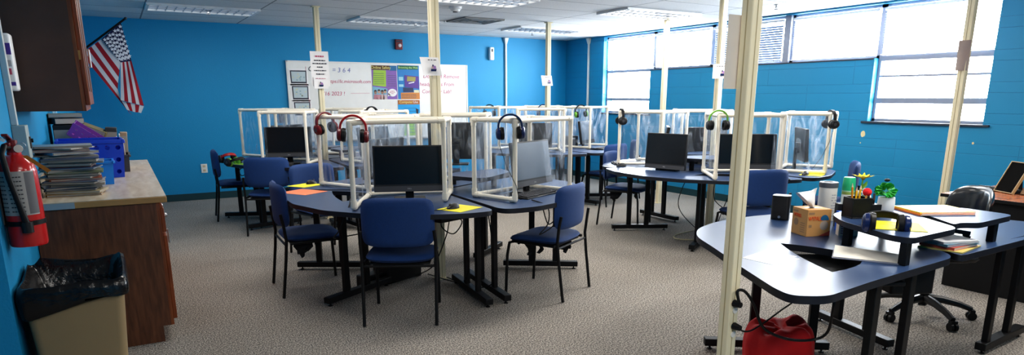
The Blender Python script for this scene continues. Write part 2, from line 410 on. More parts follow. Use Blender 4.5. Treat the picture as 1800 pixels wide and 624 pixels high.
blind(YW[2]-.0, YW[3]+.045, 1.93, 2.45, 1.38, 'closed bluish blind over the high window before the thick post', pitch=.030, hw=.0142, m=mat('closed_slat', (.20, .29, .44), .5))
blind(YW[3]-.045, YW[4], 1.93, 2.45, .05, 'open slatted blind over the high window next to the tall sill window')
blind(YW[4], YW[5], 1.94, 2.45, .05, 'open slatted blind over the tall window above the dark slate sill')

# ceiling fittings
M_lamp = mat('lamp_lens', (1, .97, .92), .4, emit=.85)
M_lampdim = mat('lamp_lens_dim', (.9, .95, 1), .4, emit=.30)
def ceil_light(x0, y0, label, m):
    r = thing('ceiling_light', label, 'ceiling light', (x0+.6096, y0+.3048, ZC), 0, 'recessed ceiling lights')
    fr = MB()
    for s in (-1, 1):
        fr.box((s*.590, 0, -.012), (.034, .6, .03)); fr.box((0, s*.288, -.012), (1.2, .028, .03))
    fr.build('light_frame', M_white, r, smooth=0)
    MB().box((0, 0, .002), (1.15, .55, .006)).build('light_lens', m, r, smooth=0)
    lv = MB()
    for y in (-.10, .10): lv.box((0, y, -.012), (1.15, .03, .02))
    for i in range(1, 12): lv.box((-.575+i*.0958, 0, -.012), (.006, .55, .018))
    lv.build('louvre', mat('louvre', (.42, .45, .50), .3, metal=.5), r, smooth=0)
    L = bpy.data.lights.new('troffer_and_fill_lamp', 'AREA'); L.shape = 'RECTANGLE'; L.size = 1.1; L.size_y = .5
    L.energy = 13 if m is M_lamp else 4; L.color = (1, .95, .87)
    o = bpy.data.objects.new('troffer_and_fill_lamp', L); COL.objects.link(o); o.parent = r; o.location = (0, 0, -.03)
X0 = .423; TX = 1.2192
ceil_light(X0, 8.79, 'ceiling light over the back wall by the hanging flag', M_lampdim)
ceil_light(X0+2*TX, 8.79, 'ceiling light above the whiteboard posters, behind a cream pole', M_lampdim)
ceil_light(X0+4*TX, 8.79, 'ceiling light near the back room corner, cut by a cream pole', M_lampdim)
ceil_light(X0+2*TX, 6.35, 'ceiling light close to the smoke detector, only its rim showing', M_lamp)
ceil_light(X0+4*TX, 6.35, 'bright ceiling light above the windows side, touching a cream pole', M_lamp)
v = thing('ceiling_vent', 'dark square supply vent set in the ceiling grid', 'vent', (4.385, 8.485, ZC))
MB().box((0, 0, -.003), (.60, .60, .006)).build('backing', M_grey, v, smooth=0)
fr = MB()
for k, s in enumerate((.29, .22, .15, .08)):
    for a in (-1, 1):
        fr.box((a*s, 0, -.012), (.022, 2*s, .014)); fr.box((0, a*s, -.012), (2*s, .022, .014))
fr.build('vent_louvre', mat('vent_grey', (.30, .29, .28), .5), v, smooth=0)
d = thing('smoke_detector', 'round white detector on the ceiling tile near the vent', 'smoke detector', (3.56, 7.39, ZC))
MB().lathe([(.075, 0), (.075, -.02), (.055, -.035), (.05, -.05), (.001, -.055)]).build('housing', M_white, d)
MB().lathe([(.03, -.05), (.03, -.062), (.001, -.064)]).build('sensor_cap', M_grey, d)
for (x, y, l) in ((1.10, 9.18, 'small ceiling sprinkler near the light by the flag'), (3.76, 9.1, 'small ceiling sprinkler in front of the light over the posters'), (6.63, 5.32, 'small ceiling sprinkler near the windows in front of the closed blind'), (5.95, 9.5, 'small ceiling sprinkler close to the back room corner')):
    s = thing('sprinkler', l, 'sprinkler', (x, y, ZC), 0, 'ceiling sprinklers')
    MB().lathe([(.035, 0), (.03, -.008), (.012, -.01), (.012, -.035), (.001, -.036)], n=12).build('escutcheon', M_steel, s)
    MB().lathe([(.001, -.05), (.022, -.052), (.022, -.056), (.001, -.058)], n=12).tube([(.01, 0, -.03), (.014, 0, -.05)], .003, 5).tube([(-.01, 0, -.03), (-.014, 0, -.05)], .003, 5).build('deflector', M_grey, s)

# ------------------------------------------------------------------ power poles and their paper signs
def pole(x, y, label, rz=0, s=.060, outlets=False):
    r = thing('power_pole', label, 'power pole', (x, y, 0), rz, 'cream power poles from floor to ceiling')
    MB().box((0, 0, ZC/2), (s, s, ZC-.004)).build('pole_body', M_cream, r, bevel=.004)
    MB().box((-s/2-.0006, 0, ZC/2), (.0012, s*.08, ZC-.03)).box((0, -s/2-.0006, ZC/2), (s*.06, .0012, ZC-.03)).build('cover_seam', mat('seam', (.42, .35, .2), .6), r, smooth=0)
    MB().box((0, 0, ZC-.008), (s*1.5, s*1.5, .012)).build('ceiling_collar', M_cream, r, smooth=0)
    MB().box((0, 0, .006), (s*1.4, s*1.4, .012)).build('floor_collar', M_cream, r, smooth=0)
    if outlets:
        for z in [on_y(1289, q, y-s/2).z for q in (533, 546, 573, 587)]:
            MB().lathe([(.001, 0), (.014, 0), (.014, .004), (.001, .005)], n=14, M=Matrix.Rotation(PI/2, 3, 'X'), c=(.004, -s/2-.001, z)).build('outlet', M_offw, r)
    return r
P1 = (2.178, 1.860)
pole(*P1, 'thick cream pole right in front of the kidney shaped desk, cords plugged in', s=.056, outlets=True)
pole(6.33, 3.08, 'cream pole standing by the brown topped desk, before the tall sill window')
pole(6.50, 6.96, 'cream pole in front of the white windows near the room corner')
pole(5.46, 5.03, 'cream pole rising behind the thick pole, through the table with the green headphones')
pole(5.40, 8.19, 'thin cream pole before the back wall near the room corner')
pole(2.165, 4.885, 'cream pole rising in the middle of the table with the red headphones', s=.068)
pole(2.13, 8.16, 'cream pole carrying two sheets in front of the whiteboard tablet pictures')

def scribble(mb, w, z, n, y, mi=0, h=.006):
    # one line of illegible print: a broken row of short bars, w wide
    x = -w/2
    while x < w/2-.004:
        k = min(random.uniform(.008, .030), w/2-x)
        mb.quad((x, y, z), (x+k, y, z), (x+k, y, z+h), (x, y, z+h), mi); x += k+.006
def sheet(name, label, cat, loc, w, h, rz=0, curl=.01, lines=(), pic=None, tilt=0, m=None, group=None):
    r = thing(name, label, cat, loc, rz, group)
    mb = MB(); N = 6
    for i in range(N):
        xa, xb = -w/2+w*i/N, -w/2+w*(i+1)/N
        f = lambda x, z: (x+tilt*(z/h), -curl*(2*x/w)**2*(1-z/h) - .001, z)
        mb.quad(f(xa, 0), f(xb, 0), f(xb, h/2), f(xa, h/2)); mb.quad(f(xa, h/2), f(xb, h/2), f(xb, h), f(xa, h))
    mb.build('sheet', m or M_paper, r, smooth=60)
    if lines:
        mb = MB()
        for (z, ww, hh, c) in lines: scribble(mb, ww, z, 0, -curl*.5-.003, c, hh)
        mb.build('lettering', [M_ink, M_redink], r, smooth=0)
    if pic:
        px, pz, s = pic; mb = MB(); yy = -curl*.5-.004
        mb.quad((px-s, yy, pz-s), (px+s*.8, yy, pz-s), (px+s, yy, pz-s*.3), (px-s*.9, yy, pz-s*.2), 0)
        mb.quad((px-s*.2, yy-.001, pz-s*.2), (px+s*.9, yy-.001, pz-s*.3), (px+s*.7, yy-.001, pz+s*.7), (px-s*.1, yy-.001, pz+s*.8), 1)
        mb.quad((px-s*.8, yy-.001, pz-s*.1), (px-s*.15, yy-.001, pz-s*.1), (px-s*.25, yy-.001, pz+s), (px-s*.7, yy-.001, pz+s*.5), 2)
        mb.quad((px-s*.5, yy-.002, pz+s*.5), (px-s*.1, yy-.002, pz+s*.5), (px-s*.1, yy-.002, pz+s*1.1), (px-s*.5, yy-.002, pz+s*1.1), 0)
        mb.build('printed_picture', [M_navy, mat('pic_mauve', (.35, .2, .45), .7), mat('pic_skin', (.5, .35, .35), .7)], r, smooth=0)
    return r
SG = 'paper signs taped to the poles'
sheet('paper_sign', 'large sheet with lines of print on the pole before the whiteboard', 'paper sign', (2.125, 8.118, 1.60), .215, .40, lines=[(.335, .10, .016, 1), (.290, .13, .012, 0), (.255, .17, .012, 0), (.215, .07, .012, 0), (.175, .14, .012, 0), (.135, .10, .012, 0)], group=SG)
sheet('paper_sign', 'small picture sheet taped below the large printed sheet', 'paper sign', (2.122, 8.100, 1.575), .165, .135, lines=[(.112, .12, .006, 1)], pic=(.0, .05, .026), group=SG)
sheet('paper_sign', 'curled white card with a picture on the pole above the red headphones', 'paper sign', (2.120, 4.842, 1.640), .155, .135, curl=.02, tilt=-.02, lines=[(.112, .07, .006, 0)], pic=(.012, .055, .024), group=SG)
sheet('paper_sign', 'small white card with a picture on the thin pole near the corner', 'paper sign', (5.36, 8.15, 1.635), .18, .14, curl=.015, tilt=-.015, lines=[(.115, .08, .006, 0)], pic=(.03, .055, .026), group=SG)
sheet('paper_sign', 'small white card on the pole behind the thick front pole', 'paper sign', (5.440, 4.988, 1.665), .165, .145, rz=-.75, lines=[(.12, .09, .006, 0)], pic=(.02, .055, .026), group=SG)
sheet('paper_sign', 'big blank sheet taped across the back of the thick pole', 'paper sign', (P1[0]+.006, P1[1]+.034, 1.512), .195, .282, curl=-.004, m=mat('sheet_backlit', (.80, .73, .66), .7), group=SG)
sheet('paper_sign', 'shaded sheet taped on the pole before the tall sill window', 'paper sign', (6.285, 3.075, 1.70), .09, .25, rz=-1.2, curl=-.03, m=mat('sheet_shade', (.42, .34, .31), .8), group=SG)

# ------------------------------------------------------------------ back wall
YW0 = YB-.012
wbx0, wbx1, wbz0, wbz1 = 2.29, 5.325, .80, 2.005
wb = thing('whiteboard', 'wide whiteboard with red and blue handwriting on the blue wall', 'whiteboard', ((wbx0+wbx1)/2, YB, wbz0))
w2, hb = (wbx1-wbx0)/2, wbz1-wbz0
MB().box((0, -.010, hb/2), (2*w2, .02, hb)).build('board', mat('board_white', (.80, .79, .76), .25), wb, smooth=0)
fr = MB()
for s in (-1, 1): fr.box((s*w2, -.013, hb/2), (.022, .026, hb+.02)); fr.box((0, -.013, hb/2+s*hb/2), (2*w2, .026, .022))
fr.build('board_frame', mat('board_frame', (.72, .71, .68), .35), wb, smooth=0)
MB().box((0, -.05, .0), (2*w2-.1, .08, .02)).build('marker_tray', M_steel, wb, smooth=0)
def wtxt(s, x, z, size, m, sh=.15): text(s, size, m, wb, (x-(wbx0+wbx1)/2, -.0215, z-wbz0), BACK, align='LEFT', shear=sh)
wtxt('C', 2.60, 1.895, .11, M_ink); wtxt('= 3 6 4', 2.97, 1.885, .10, mat('blue_ink', (.16, .18, .40), .7))
wtxt('https://https://lc.microsoft.com', 2.66, 1.715, .075, M_redink); wtxt('12/16 2023 !', 2.72, 1.525, .085, M_redink)
wtxt('Do', 4.50, 1.815, .095, M_redink); wtxt('Not Remove', 4.70, 1.815, .09, M_redink); wtxt('headphones From', 4.43, 1.685, .088, M_redink); wtxt('Computer Lab!', 4.47, 1.565, .088, M_redink)
mb = MB()
mb.tube([(2.57-(wbx0+wbx1)/2, -.022, 1.93-wbz0), (2.56-(wbx0+wbx1)/2, -.022, 1.6-wbz0), (2.60-(wbx0+wbx1)/2, -.022, 1.35-wbz0)], .0025, 5)
mb.tube([(3.25-(wbx0+wbx1)/2, -.022, 1.532-wbz0), (3.56-(wbx0+wbx1)/2, -.022, 1.535-wbz0)], .002, 5)
mb.build('drawn_line', M_redink, wb)
def poster(name, label, x0, x1, z0, z1, y=None):
    r = thing(name, label, 'poster', ((x0+x1)/2, y if y else YB-.0225, z0), 0, 'posters on the whiteboard'); return r, (x1-x0)/2, z1-z0
Mg = lambda n, c: mat('print_'+n, c, .55)
# printed tablet pictures
for k, (zt, zb, sx) in enumerate(((1.87, 1.68, 0), (1.64, 1.44, .03), (1.40, 1.20, .06))):
    r, hx, hz = poster('printed_picture', ['printed picture of a tablet screen, topmost of three on the whiteboard', 'printed picture of a tablet screen, middle one of three on the whiteboard', 'printed picture of a tablet screen, lowest of three on the whiteboard'][k], 2.33+sx*.4, 2.575+sx*.4, zb, zt)
    MB().quad((-hx-.02, 0, -.03), (hx+.02, 0, -.03), (hx+.02, 0, hz+.03), (-hx-.02, 0, hz+.03)).build('sheet', M_paper, r, smooth=0)
    MB().add([(-hx+.006, -.002, 0), (hx-.006, -.002, 0), (hx, -.002, hz), (-hx, -.002, hz)], [(0, 1, 2, 3)]).build('tablet_bezel', M_ink, r, smooth=0)
    mb = MB().quad((-hx+.02, -.003, .022), (hx-.02, -.003, .022), (hx-.016, -.003, hz-.016), (-hx+.016, -.003, hz-.016))
    for q in range(9):
        x, z = random.uniform(-hx+.03, hx-.05), random.uniform(.035, hz-.05); mb.quad((x, -.004, z), (x+.022, -.004, z), (x+.022, -.004, z+.018), (x, -.004, z+.018), random.choice((1, 2)))
    mb.build('screen_print', [Mg('screen', (.50, .58, .60)), Mg('icon1', (.30, .42, .45)), Mg('icon2', (.62, .62, .45))], r, smooth=0)
# safety poster
r, hx, hz = poster('safety_poster', 'green and purple poster headed Online Safety on the whiteboard', 3.61, 4.035, 1.44, 1.975)
MB().quad((-hx, 0, 0), (hx, 0, 0), (hx, 0, hz), (-hx, 0, hz)).build('sheet', Mg('purple', (.25, .13, .42)), r, smooth=0)
MB().quad((-hx, -.002, hz-.07), (hx*.45, -.002, hz-.07), (hx*.45, -.002, hz), (-hx, -.002, hz), 0).quad((hx*.45, -.002, hz-.08), (hx, -.002, hz-.08), (hx, -.002, hz), (hx*.45, -.002, hz), 1).build('title_band', [Mg('brown', (.09, .04, .02)), Mg('teal', (.02, .14, .30))], r, smooth=0)
text('Online Safety', .062, mat('title_yellow', (.85, .75, .25), .6), r, (-.055, -.004, hz-.036), BACK)
MB().add([(-hx+.01, -.002, .22), (.02, -.002, .20), (.03, -.002, hz-.075), (-hx+.03, -.002, hz-.072)], [(0, 1, 2, 3)]).build('green_panel', Mg('lime', (.33, .52, .06)), r, smooth=0)
mb = MB()
for q in range(6):
    z = .24+q*.033; mb.quad((-hx+.03, -.004, z), (-.01, -.004, z), (-.01, -.004, z+.006), (-hx+.03, -.004, z+.006)); mb.quad((.05, -.004, z-.03), (hx-.02, -.004, z-.03), (hx-.02, -.004, z-.024), (.05, -.004, z-.024))
mb.build('small_print', Mg('print_dark', (.10, .10, .12)), r, smooth=0)
mb = MB().add([(-hx, -.002, 0), (.035, -.002, 0), (.04, -.002, .17), (-hx, -.002, .205)], [(0, 1, 2, 3)], 0)
for q, (x, c, s) in enumerate(((-.165, 3, 1), (-.105, 1, 2), (-.05, 2, 1), (.0, 4, 2))):
    mb.quad((x-.035, -.003, 0), (x+.035, -.003, 0), (x+.028, -.003, .075), (x-.028, -.003, .075), c)
    mb.lathe([(.001, -.001), (.024, 0), (.001, .001)], n=10, c=(x, -.004, .105+.01*(q % 2)), M=Matrix.Rotation(PI/2, 3, 'X'), mi=5 if s == 1 else 6)
    mb.lathe([(.001, -.001), (.024, 0), (.001, .001)], n=10, c=(x, -.0035, .125+.01*(q % 2)), M=Matrix.Rotation(PI/2, 3, 'X'), mi=7)
mb.build('children_photo', [Mg('skyb', (.20, .42, .55)), Mg('shirt1', (.5, .25, .28)), Mg('shirt2', (.55, .38, .36)), Mg('shirt3', (.42, .18, .22)), Mg('shirt4', (.58, .45, .48)), Mg('skin1', (.32, .18, .12)), Mg('skin2', (.52, .34, .26)), Mg('hair', (.04, .025, .02))], r, smooth=0)
mb = MB(); mb.add([(.125+.078*math.cos(a), -.004, .105+.062*math.sin(a)) for a in [2*PI*i/20 for i in range(20)]], [tuple(range(20))]).add([(.06, -.004, .10), (.09, -.004, .06), (.04, -.004, .045)], [(0, 1, 2)])
mb.build('speech_bubble', M_paper, r, smooth=0)
mb = MB()
for z, w in ((.125, .07), (.105, .10), (.085, .05)): scribble(mb, w, z, 0, -.006, 0, .008)
o = mb.build('bubble_print', M_redink, r, smooth=0); o.location.x = .125
# browsing poster
r, hx, hz = poster('browser_poster', 'blue and orange poster about browsing the web on the whiteboard', 4.045, 4.43, 1.44, 1.985)
MB().quad((-hx, 0, 0), (hx, 0, 0), (hx, 0, hz), (-hx, 0, hz)).build('sheet', Mg('web_blue', (.03, .22, .52)), r, smooth=0)
MB().quad((-hx+.015, -.002, hz-.065), (hx-.02, -.002, hz-.065), (hx-.02, -.002, hz-.005), (-hx+.015, -.002, hz-.005)).build('title_band', Mg('dkgreen', (.03, .14, .07)), r, smooth=0)
text('Browsing the Web', .046, mat('title_green', (.55, .80, .30), .6), r, (0, -.004, hz-.036), BACK)
MB().quad((-hx+.05, -.002, 0), (hx, -.002, 0), (hx, -.002, .115), (-hx+.05, -.002, .105), 0).build('orange_panel', Mg('orange', (.62, .24, .06)), r, smooth=0)
mb = MB().quad((-.07, -.003, .20), (hx-.01, -.003, .17), (hx-.01, -.003, .37), (-.07, -.003, .39), 0).quad((-.03, -.004, .29), (.12, -.004, .29), (.13, -.004, .36), (-.02, -.004, .37), 1).quad((0, -.005, .25), (.10, -.005, .27), (.10, -.005, .285), (0, -.005, .265), 2)
mb.quad((-hx+.02, -.003, .30), (-hx+.10, -.003, .30), (-hx+.10, -.003, .36), (-hx+.02, -.003, .36), 3).quad((-hx+.02, -.003, .20), (-hx+.10, -.003, .20), (-hx+.10, -.003, .24), (-hx+.02, -.003, .24), 3).quad((-.10, -.003, .115), (.08, -.003, .115), (.08, -.003, .185), (-.10, -.003, .19), 4)
mb.quad((.09, -.003, .105), (hx-.01, -.003, .105), (hx-.01, -.003, .15), (.09, -.003, .15), 5)
mb.build('web_page_print', [Mg('violet', (.12, .06, .30)), Mg('olive', (.38, .34, .10)), M_paper, Mg('pale_cyan', (.35, .62, .70)), Mg('dusk', (.03, .05, .12)), Mg('cream', (.7, .66, .45))], r, smooth=0)
mb = MB()
for z in (.02, .045, .07): scribble(mb, .26, z, 0, -.004, 0, .008)
mb.build('small_print', Mg('print_dark', (.1, .1, .12)), r, smooth=0)
# computer poster, lower
r, hx, hz = poster('computer_poster', 'blue and green poster headed Computer under the browsing poster', 4.035, 4.425, .84, 1.425)
MB().quad((-hx, 0, .26), (hx, 0, .26), (hx, 0, hz), (-hx, 0, hz), 0).quad((-hx+.09, 0, 0), (hx-.03, 0, 0), (hx-.03, 0, .26), (-hx+.09, 0, .26), 1).build('sheet', [Mg('azure', (.015, .34, .70)), Mg('leaf', (.32, .60, .05))], r, smooth=0)
MB().quad((-hx, -.002, hz-.07), (hx, -.002, hz-.07), (hx, -.002, hz), (-hx, -.002, hz)).build('title_band', Mg('rust', (.42, .15, .04)), r, smooth=0)
text('Computer', .056, mat('title_yellow', (.85, .75, .25), .6), r, (-.05, -.004, hz-.033), BACK); text('Use', .056, M_paper, r, (.12, -.004, hz-.033), BACK)
mb = MB()
for q in range(9):
    z = .05+q*.05; mb.quad((-.09, -.003, z), (.13, -.003, z), (.13, -.003, z+.006), (-.09, -.003, z+.006))
mb.quad((.13, -.003, .34), (.155, -.003, .32), (.17, -.003, .43), (.12, -.003, .45), 1)
mb.build('small_print', [Mg('print_blue', (.02, .12, .30)), M_ink], r, smooth=0)

p = thing('wall_picture', 'small dark photograph on the blue wall beside the whiteboard edge', 'picture', (2.19, YB, 1.08))
MB().box((0, -.006, .09), (.17, .012, .18)).build('picture_frame', Mg('picframe', (.06, .22, .40)), p, smooth=0)
MB().quad((-.07, -.013, .012), (.07, -.013, .012), (.07, -.013, .16), (-.07, -.013, .16)).build('photograph', Mg('picdark', (.03, .05, .09)), p, smooth=0)
a = thing('fire_alarm', 'dark red fire alarm strobe high on the blue back wall', 'fire alarm', (4.092, YB, 2.235))
MB().box((0, -.02, .075), (.125, .04, .16)).build('housing', mat('alarm_red', (.16, .01, .015), .35), a, bevel=.008)
MB().lathe([(.001, 0), (.030, 0), (.026, .012), (.001, .016)], c=(.012, -.04, .06), M=Matrix.Rotation(PI/2, 3, 'X')).build('strobe_lens', mat('strobe', (.75, .66, .66), .15), a)
MB().quad((-.05, -.0412, .11), (.05, -.0412, .11), (.05, -.0412, .135), (-.05, -.0412, .135)).build('grille_slot', M_ink, a, smooth=0)
a = thing('air_freshener', 'white wall dispenser high on the blue wall near the conduit', 'dispenser', (5.808, YB, 2.11))
MB().box((0, -.035, .11), (.085, .07, .22)).build('housing', M_white, a, bevel=.015)
MB().box((0, -.0705, .165), (.03, .003, .05)).build('dark_window', M_grey, a, smooth=0)
MB().lathe([(.001, 0), (.016, 0), (.001, .004)], c=(0, -.070, .165), M=Matrix.Rotation(PI/2, 3, 'X'), n=12).build('nozzle', M_ink, a)
def conduit(p, label, zt, axis):
    r = thing('wall_conduit', label, 'conduit', p)
    dx = (0, -.022, 0) if axis == 'y' else (-.022, 0, 0)
    MB().box((dx[0], dx[1], zt/2), (.030, .030, zt)).build('raceway', M_offw, r, bevel=.003)
    MB().add([(dx[0]+a*s*1.0, dx[1]+b*s*1.0, z) for z, s in ((zt-.10, .016), (zt-.02, .036), (zt, .04)) for a, b in ((-1, -1), (1, -1), (1, 1), (-1, 1))],
             [(4*i+j, 4*i+(j+1) % 4, 4*i+4+(j+1) % 4, 4*i+4+j) for i in range(2) for j in range(4)]).build('entry_fitting', M_offw, r, smooth=0)
conduit((6.112, YB, 0), 'white vertical conduit on the blue back wall beside the dispenser', ZC-.01, 'y')
conduit((XR, 9.93, 0), 'white vertical conduit on the wall between corner and first window', ZC-.01, 'x')
o = thing('wall_outlet', 'pale wall outlet low on the blue wall behind the chair', 'outlet', (1.006, YB, .40))
MB().box((0, -.004, .057), (.085, .008, .13)).build('cover_plate', M_offw, o, bevel=.003)
MB().box((0, -.009, .088), (.034, .004, .03)).box((0, -.009, .028), (.034, .004, .03)).build('socket_face', mat('ivory', (.6, .48, .32), .5), o, smooth=0)

# flag on a slanted staff
fl = thing('flag', 'striped star flag hanging from a slanted staff near the ceiling', 'flag', (0, 10.0, 1.8))
FY = 10.0
def fz(zx, zy, off=0):
    # outline read off at the flag's own plane
    p = on_y(100+zx/2.8375, zy/2.8375, FY); return Vector((p.x, off, p.z-1.8))
MB().tube([fz(342, 92, .0), fz(60, 300, .05)], .012, 8).build('staff', M_black, fl)
MB().ball(fz(342, 92, 0), .018).build('finial', M_grey, fl)
def strip(mb, A, B, C, D, mi, n=7, off=0, amp=.012, ph=0):
    A, B, C, D = [fz(*q, off) for q in (A, B, C, D)]
    vs = []
    for i in range(n+1):
        t = i/n
        for e, (P, Q) in enumerate(((A, B), (D, C))):
            p = P.lerp(Q, t); p.y += amp*math.sin(5*t+ph+e*.6); vs.append(p)
    mb.add(vs, [(2*i, 2*i+2, 2*i+3, 2*i+1) for i in range(n)], mi)
mb = MB()
hoist = [(222+(120-222)*k/6, 195+(268-195)*k/6) for k in range(7)]
foldl = [(318, 312), (312, 350), (308, 385), (305, 415), (303, 445), (322, 500), (375, 578)]
for k in range(6): strip(mb, hoist[k], foldl[k], foldl[k+1], hoist[k+1], k % 2, ph=k*.5)
tops = [(318+54*k/6, 312-8*k/6) for k in range(7)]; bots = [(318+116*k/6, 500+28*k/6) for k in range(7)]
for k in range(6): strip(mb, tops[k], bots[k], bots[k+1], tops[k+1], k % 2, off=-.02, amp=.014, ph=k*.4)
low = [(322, 503), (434, 530)]
lt = [(322+(434-322)*k/5, 503+27*k/5) for k in range(6)]; lb = [(350+(420-350)*k/5, 548+20*k/5-(4 if k > 3 else 0)) for k in range(6)]
for k in range(5): strip(mb, lt[k], lb[k], lb[k+1], lt[k+1], k % 2, off=-.008, n=3, amp=.005)
strip(mb, (318, 112), (222, 195), (318, 312), (372, 304), 2, off=-.004, amp=.006)
mb.build('flag_cloth', [M_whflag, M_redflag, M_navyflag], fl, smooth=50)
mb = MB()
def star(c, s):
    vs = [Vector((c.x+s*(1 if i % 2 == 0 else .42)*math.sin(PI*i/5), c.y, c.z+s*(1 if i % 2 == 0 else .42)*math.cos(PI*i/5))) for i in range(10)]
    mb.add(vs, [tuple(range(9, -1, -1))])
for i in range(7):
    for j in range(7):
        u, t = (i+.55+.3*(j % 2))/7.4, (j+.5)/7
        a = Vector((318, 114)).lerp(Vector((372, 300)), u); b = Vector((226, 196)).lerp(Vector((318, 308)), u); q = a.lerp(b, t)
        star(fz(q.x, q.y, -.022), .026)
mb.build('flag_stars', mat('star_white', (.75, .75, .8), .7), fl, smooth=0)

# ------------------------------------------------------------------ left wall: cabinets and clutter
CX0, CX1, CYN, CYF = XL+.004, .125, 4.435, 7.1
uc = thing('upper_cabinet', 'dark wooden wall cabinet hung above the cluttered counter', 'wall cabinet', (XL, 4.43, 1.403))
MB().box((.153, .40, .551), (.305, .80, 1.10)).build('carcass', M_cab, uc, bevel=.002)
MB().box((.3145, .40, .551), (.018, .80, 1.10)).build('face_frame', M_cherry, uc, smooth=0)
for k in (0, 1):
    dd = MB().box((.335, .205+.39*k, .558), (.022, .375, 1.05)).build('door', M_cherry, uc, bevel=.003)
    MB().box((.3475, .205+.39*k, .558), (.003, .25, .90)).build('door_panel', M_wood, dd, bevel=.001)
    MB().tube([(.346, .37+.05*k, .25), (.366, .37+.05*k, .25), (.366, .37+.05*k, .35), (.346, .37+.05*k, .35)], .005, 8).build('handle', M_steel, dd)
MB().box((.328, .008, .30), (.010, .014, .05)).build('hinge', mat('brass', (.5, .25, .08), .3, metal=.6), uc, smooth=0)
bc = thing('base_cabinet', 'brown wooden base cabinet with plain end panel against the blue wall', 'base cabinet', (XL, CYN, 0))
mb = MB(); pr = [(.004, 0), (.556, 0), (.556, .10), (.60, .10), (.60, .865), (.004, .865)]
mb2 = MB()
L_ = CYF-CYN
def profile_prism(mb, pr, y0, y1, mi=0):
    k = len(pr); vs = [(x, y0, z) for x, z in pr]+[(x, y1, z) for x, z in pr]
    mb.add(vs, [tuple(range(k)), tuple(range(2*k-1, k-1, -1))]+[(i, k+i, k+(i+1) % k, (i+1) % k) for i in range(k)], mi)
profile_prism(mb, pr, 0, L_); mb.build('carcass', M_wood, bc, smooth=0)
MB().box((.609, L_/2, .4825), (.018, L_, .765)).build('face_frame', M_cherry, bc, smooth=0)
nd = 6; dw = L_/nd
for k in range(nd):
    y = dw*(k+.5)
    dd = MB().box((.629, y, .395), (.022, dw-.05, .53)).build('door', M_cherry, bc, bevel=.004)
    MB().tube([(.64, y+dw*.3, .55), (.66, y+dw*.3, .55), (.66, y+dw*.3, .64), (.64, y+dw*.3, .64)], .005, 8).build('handle', M_steel, dd)
    dr = MB().box((.629, y, .755), (.022, dw-.05, .145)).build('drawer', M_cherry, bc, bevel=.004)
    MB().ball((.65, y, .755), .014, 10).build('knob', M_steel, dr)
ct = thing('countertop', 'pale wood-look counter top with worn brown front edge', 'countertop', (XL, CYN-.02, .866))
MB().box((.332, L_/2+.02, .020), (.656, L_+.04, .036)).build('slab', M_lamedge, ct, bevel=.004)
MB().box((.332, L_/2+.02, .0395), (.652, L_+.036, .003)).build('laminate', M_lam, ct, smooth=0)
MB().box((.10, -.0013, .020), (.20, .0026, .034)).build('edge_patch', mat('patch_grey', (.30, .36, .40), .5), ct, smooth=0)
MB().box((.012, L_/2+.02, .095), (.018, L_+.03, .10)).build('backsplash', M_lam, ct, smooth=0)
CT = .9075

# magazines in a leaning stack
mcols = [(.55, .30, .10), (.62, .52, .30), (.08, .10, .16), (.05, .12, .24), (.55, .58, .60), (.10, .09, .09), (.14, .22, .40), (.55, .14, .06), (.40, .42, .40), (.05, .06, .12), (.22, .30, .08), (.62, .60, .50), (.10, .20, .40), (.45, .10, .10), (.70, .68, .66), (.30, .38, .50), (.60, .55, .48), (.09, .13, .28), (.68, .66, .60), (.35, .22, .14), (.30, .40, .55), (.62, .30, .26), (.75, .72, .68), (.58, .60, .62)]
adj = ['orange', 'sandy', 'charcoal', 'navy', 'silver', 'black', 'denim blue', 'rust red', 'ash grey', 'midnight blue', 'olive green', 'cream', 'cobalt', 'crimson', 'white', 'steel blue', 'beige', 'indigo', 'ivory', 'brown', 'pale blue', 'salmon', 'chalk white', 'light grey']
z = CT
for k, c in enumerate(mcols):
    th = random.uniform(.006, .017) if k else .014
    rz = random.uniform(-.28, .28); dx, dy = random.uniform(-.035, .035), random.uniform(-.03, .03)
    w, d = random.choice(((.21, .28), (.22, .29), (.20, .26)))
    if k > 18: dx -= .05; rz += random.uniform(-.4, .5)
    r = thing('magazine', '%s covered magazine, number %s from the bottom of the leaning stack' % (adj[k], ['one', 'two', 'three', 'four', 'five', 'six', 'seven', 'eight', 'nine', 'ten', 'eleven', 'twelve', 'thirteen', 'fourteen', 'fifteen', 'sixteen', 'seventeen', 'eighteen', 'nineteen', 'twenty', 'twenty-one', 'twenty-two', 'twenty-three', 'twenty-four'][k]), 'magazine', (-.268+dx*.7, 4.79+dy, z), rz, 'magazines stacked on the counter')
    t = th/2
    def f(p, s=random.uniform(-.012, .012)): return (p[0], p[1], p[2]+s*(p[0]/w*2)**2)
    MB().box((.002, 0, t), (d-.008, w-.008, max(.002, th-.003))).build('pages', mat('pages', (.36, .33, .29), .8), r, smooth=0)
    mm = mat('mag_%d' % k, tuple(q*.8 for q in c), .3)
    MB().box((0, 0, .0007), (d, w, .0014)).box((0, 0, th-.0007), (d, w, .0014)).box((-d/2, 0, t), (.0014, w, th)).build('cover', mm, r, smooth=0)
    z += th+.0012
ZM = z

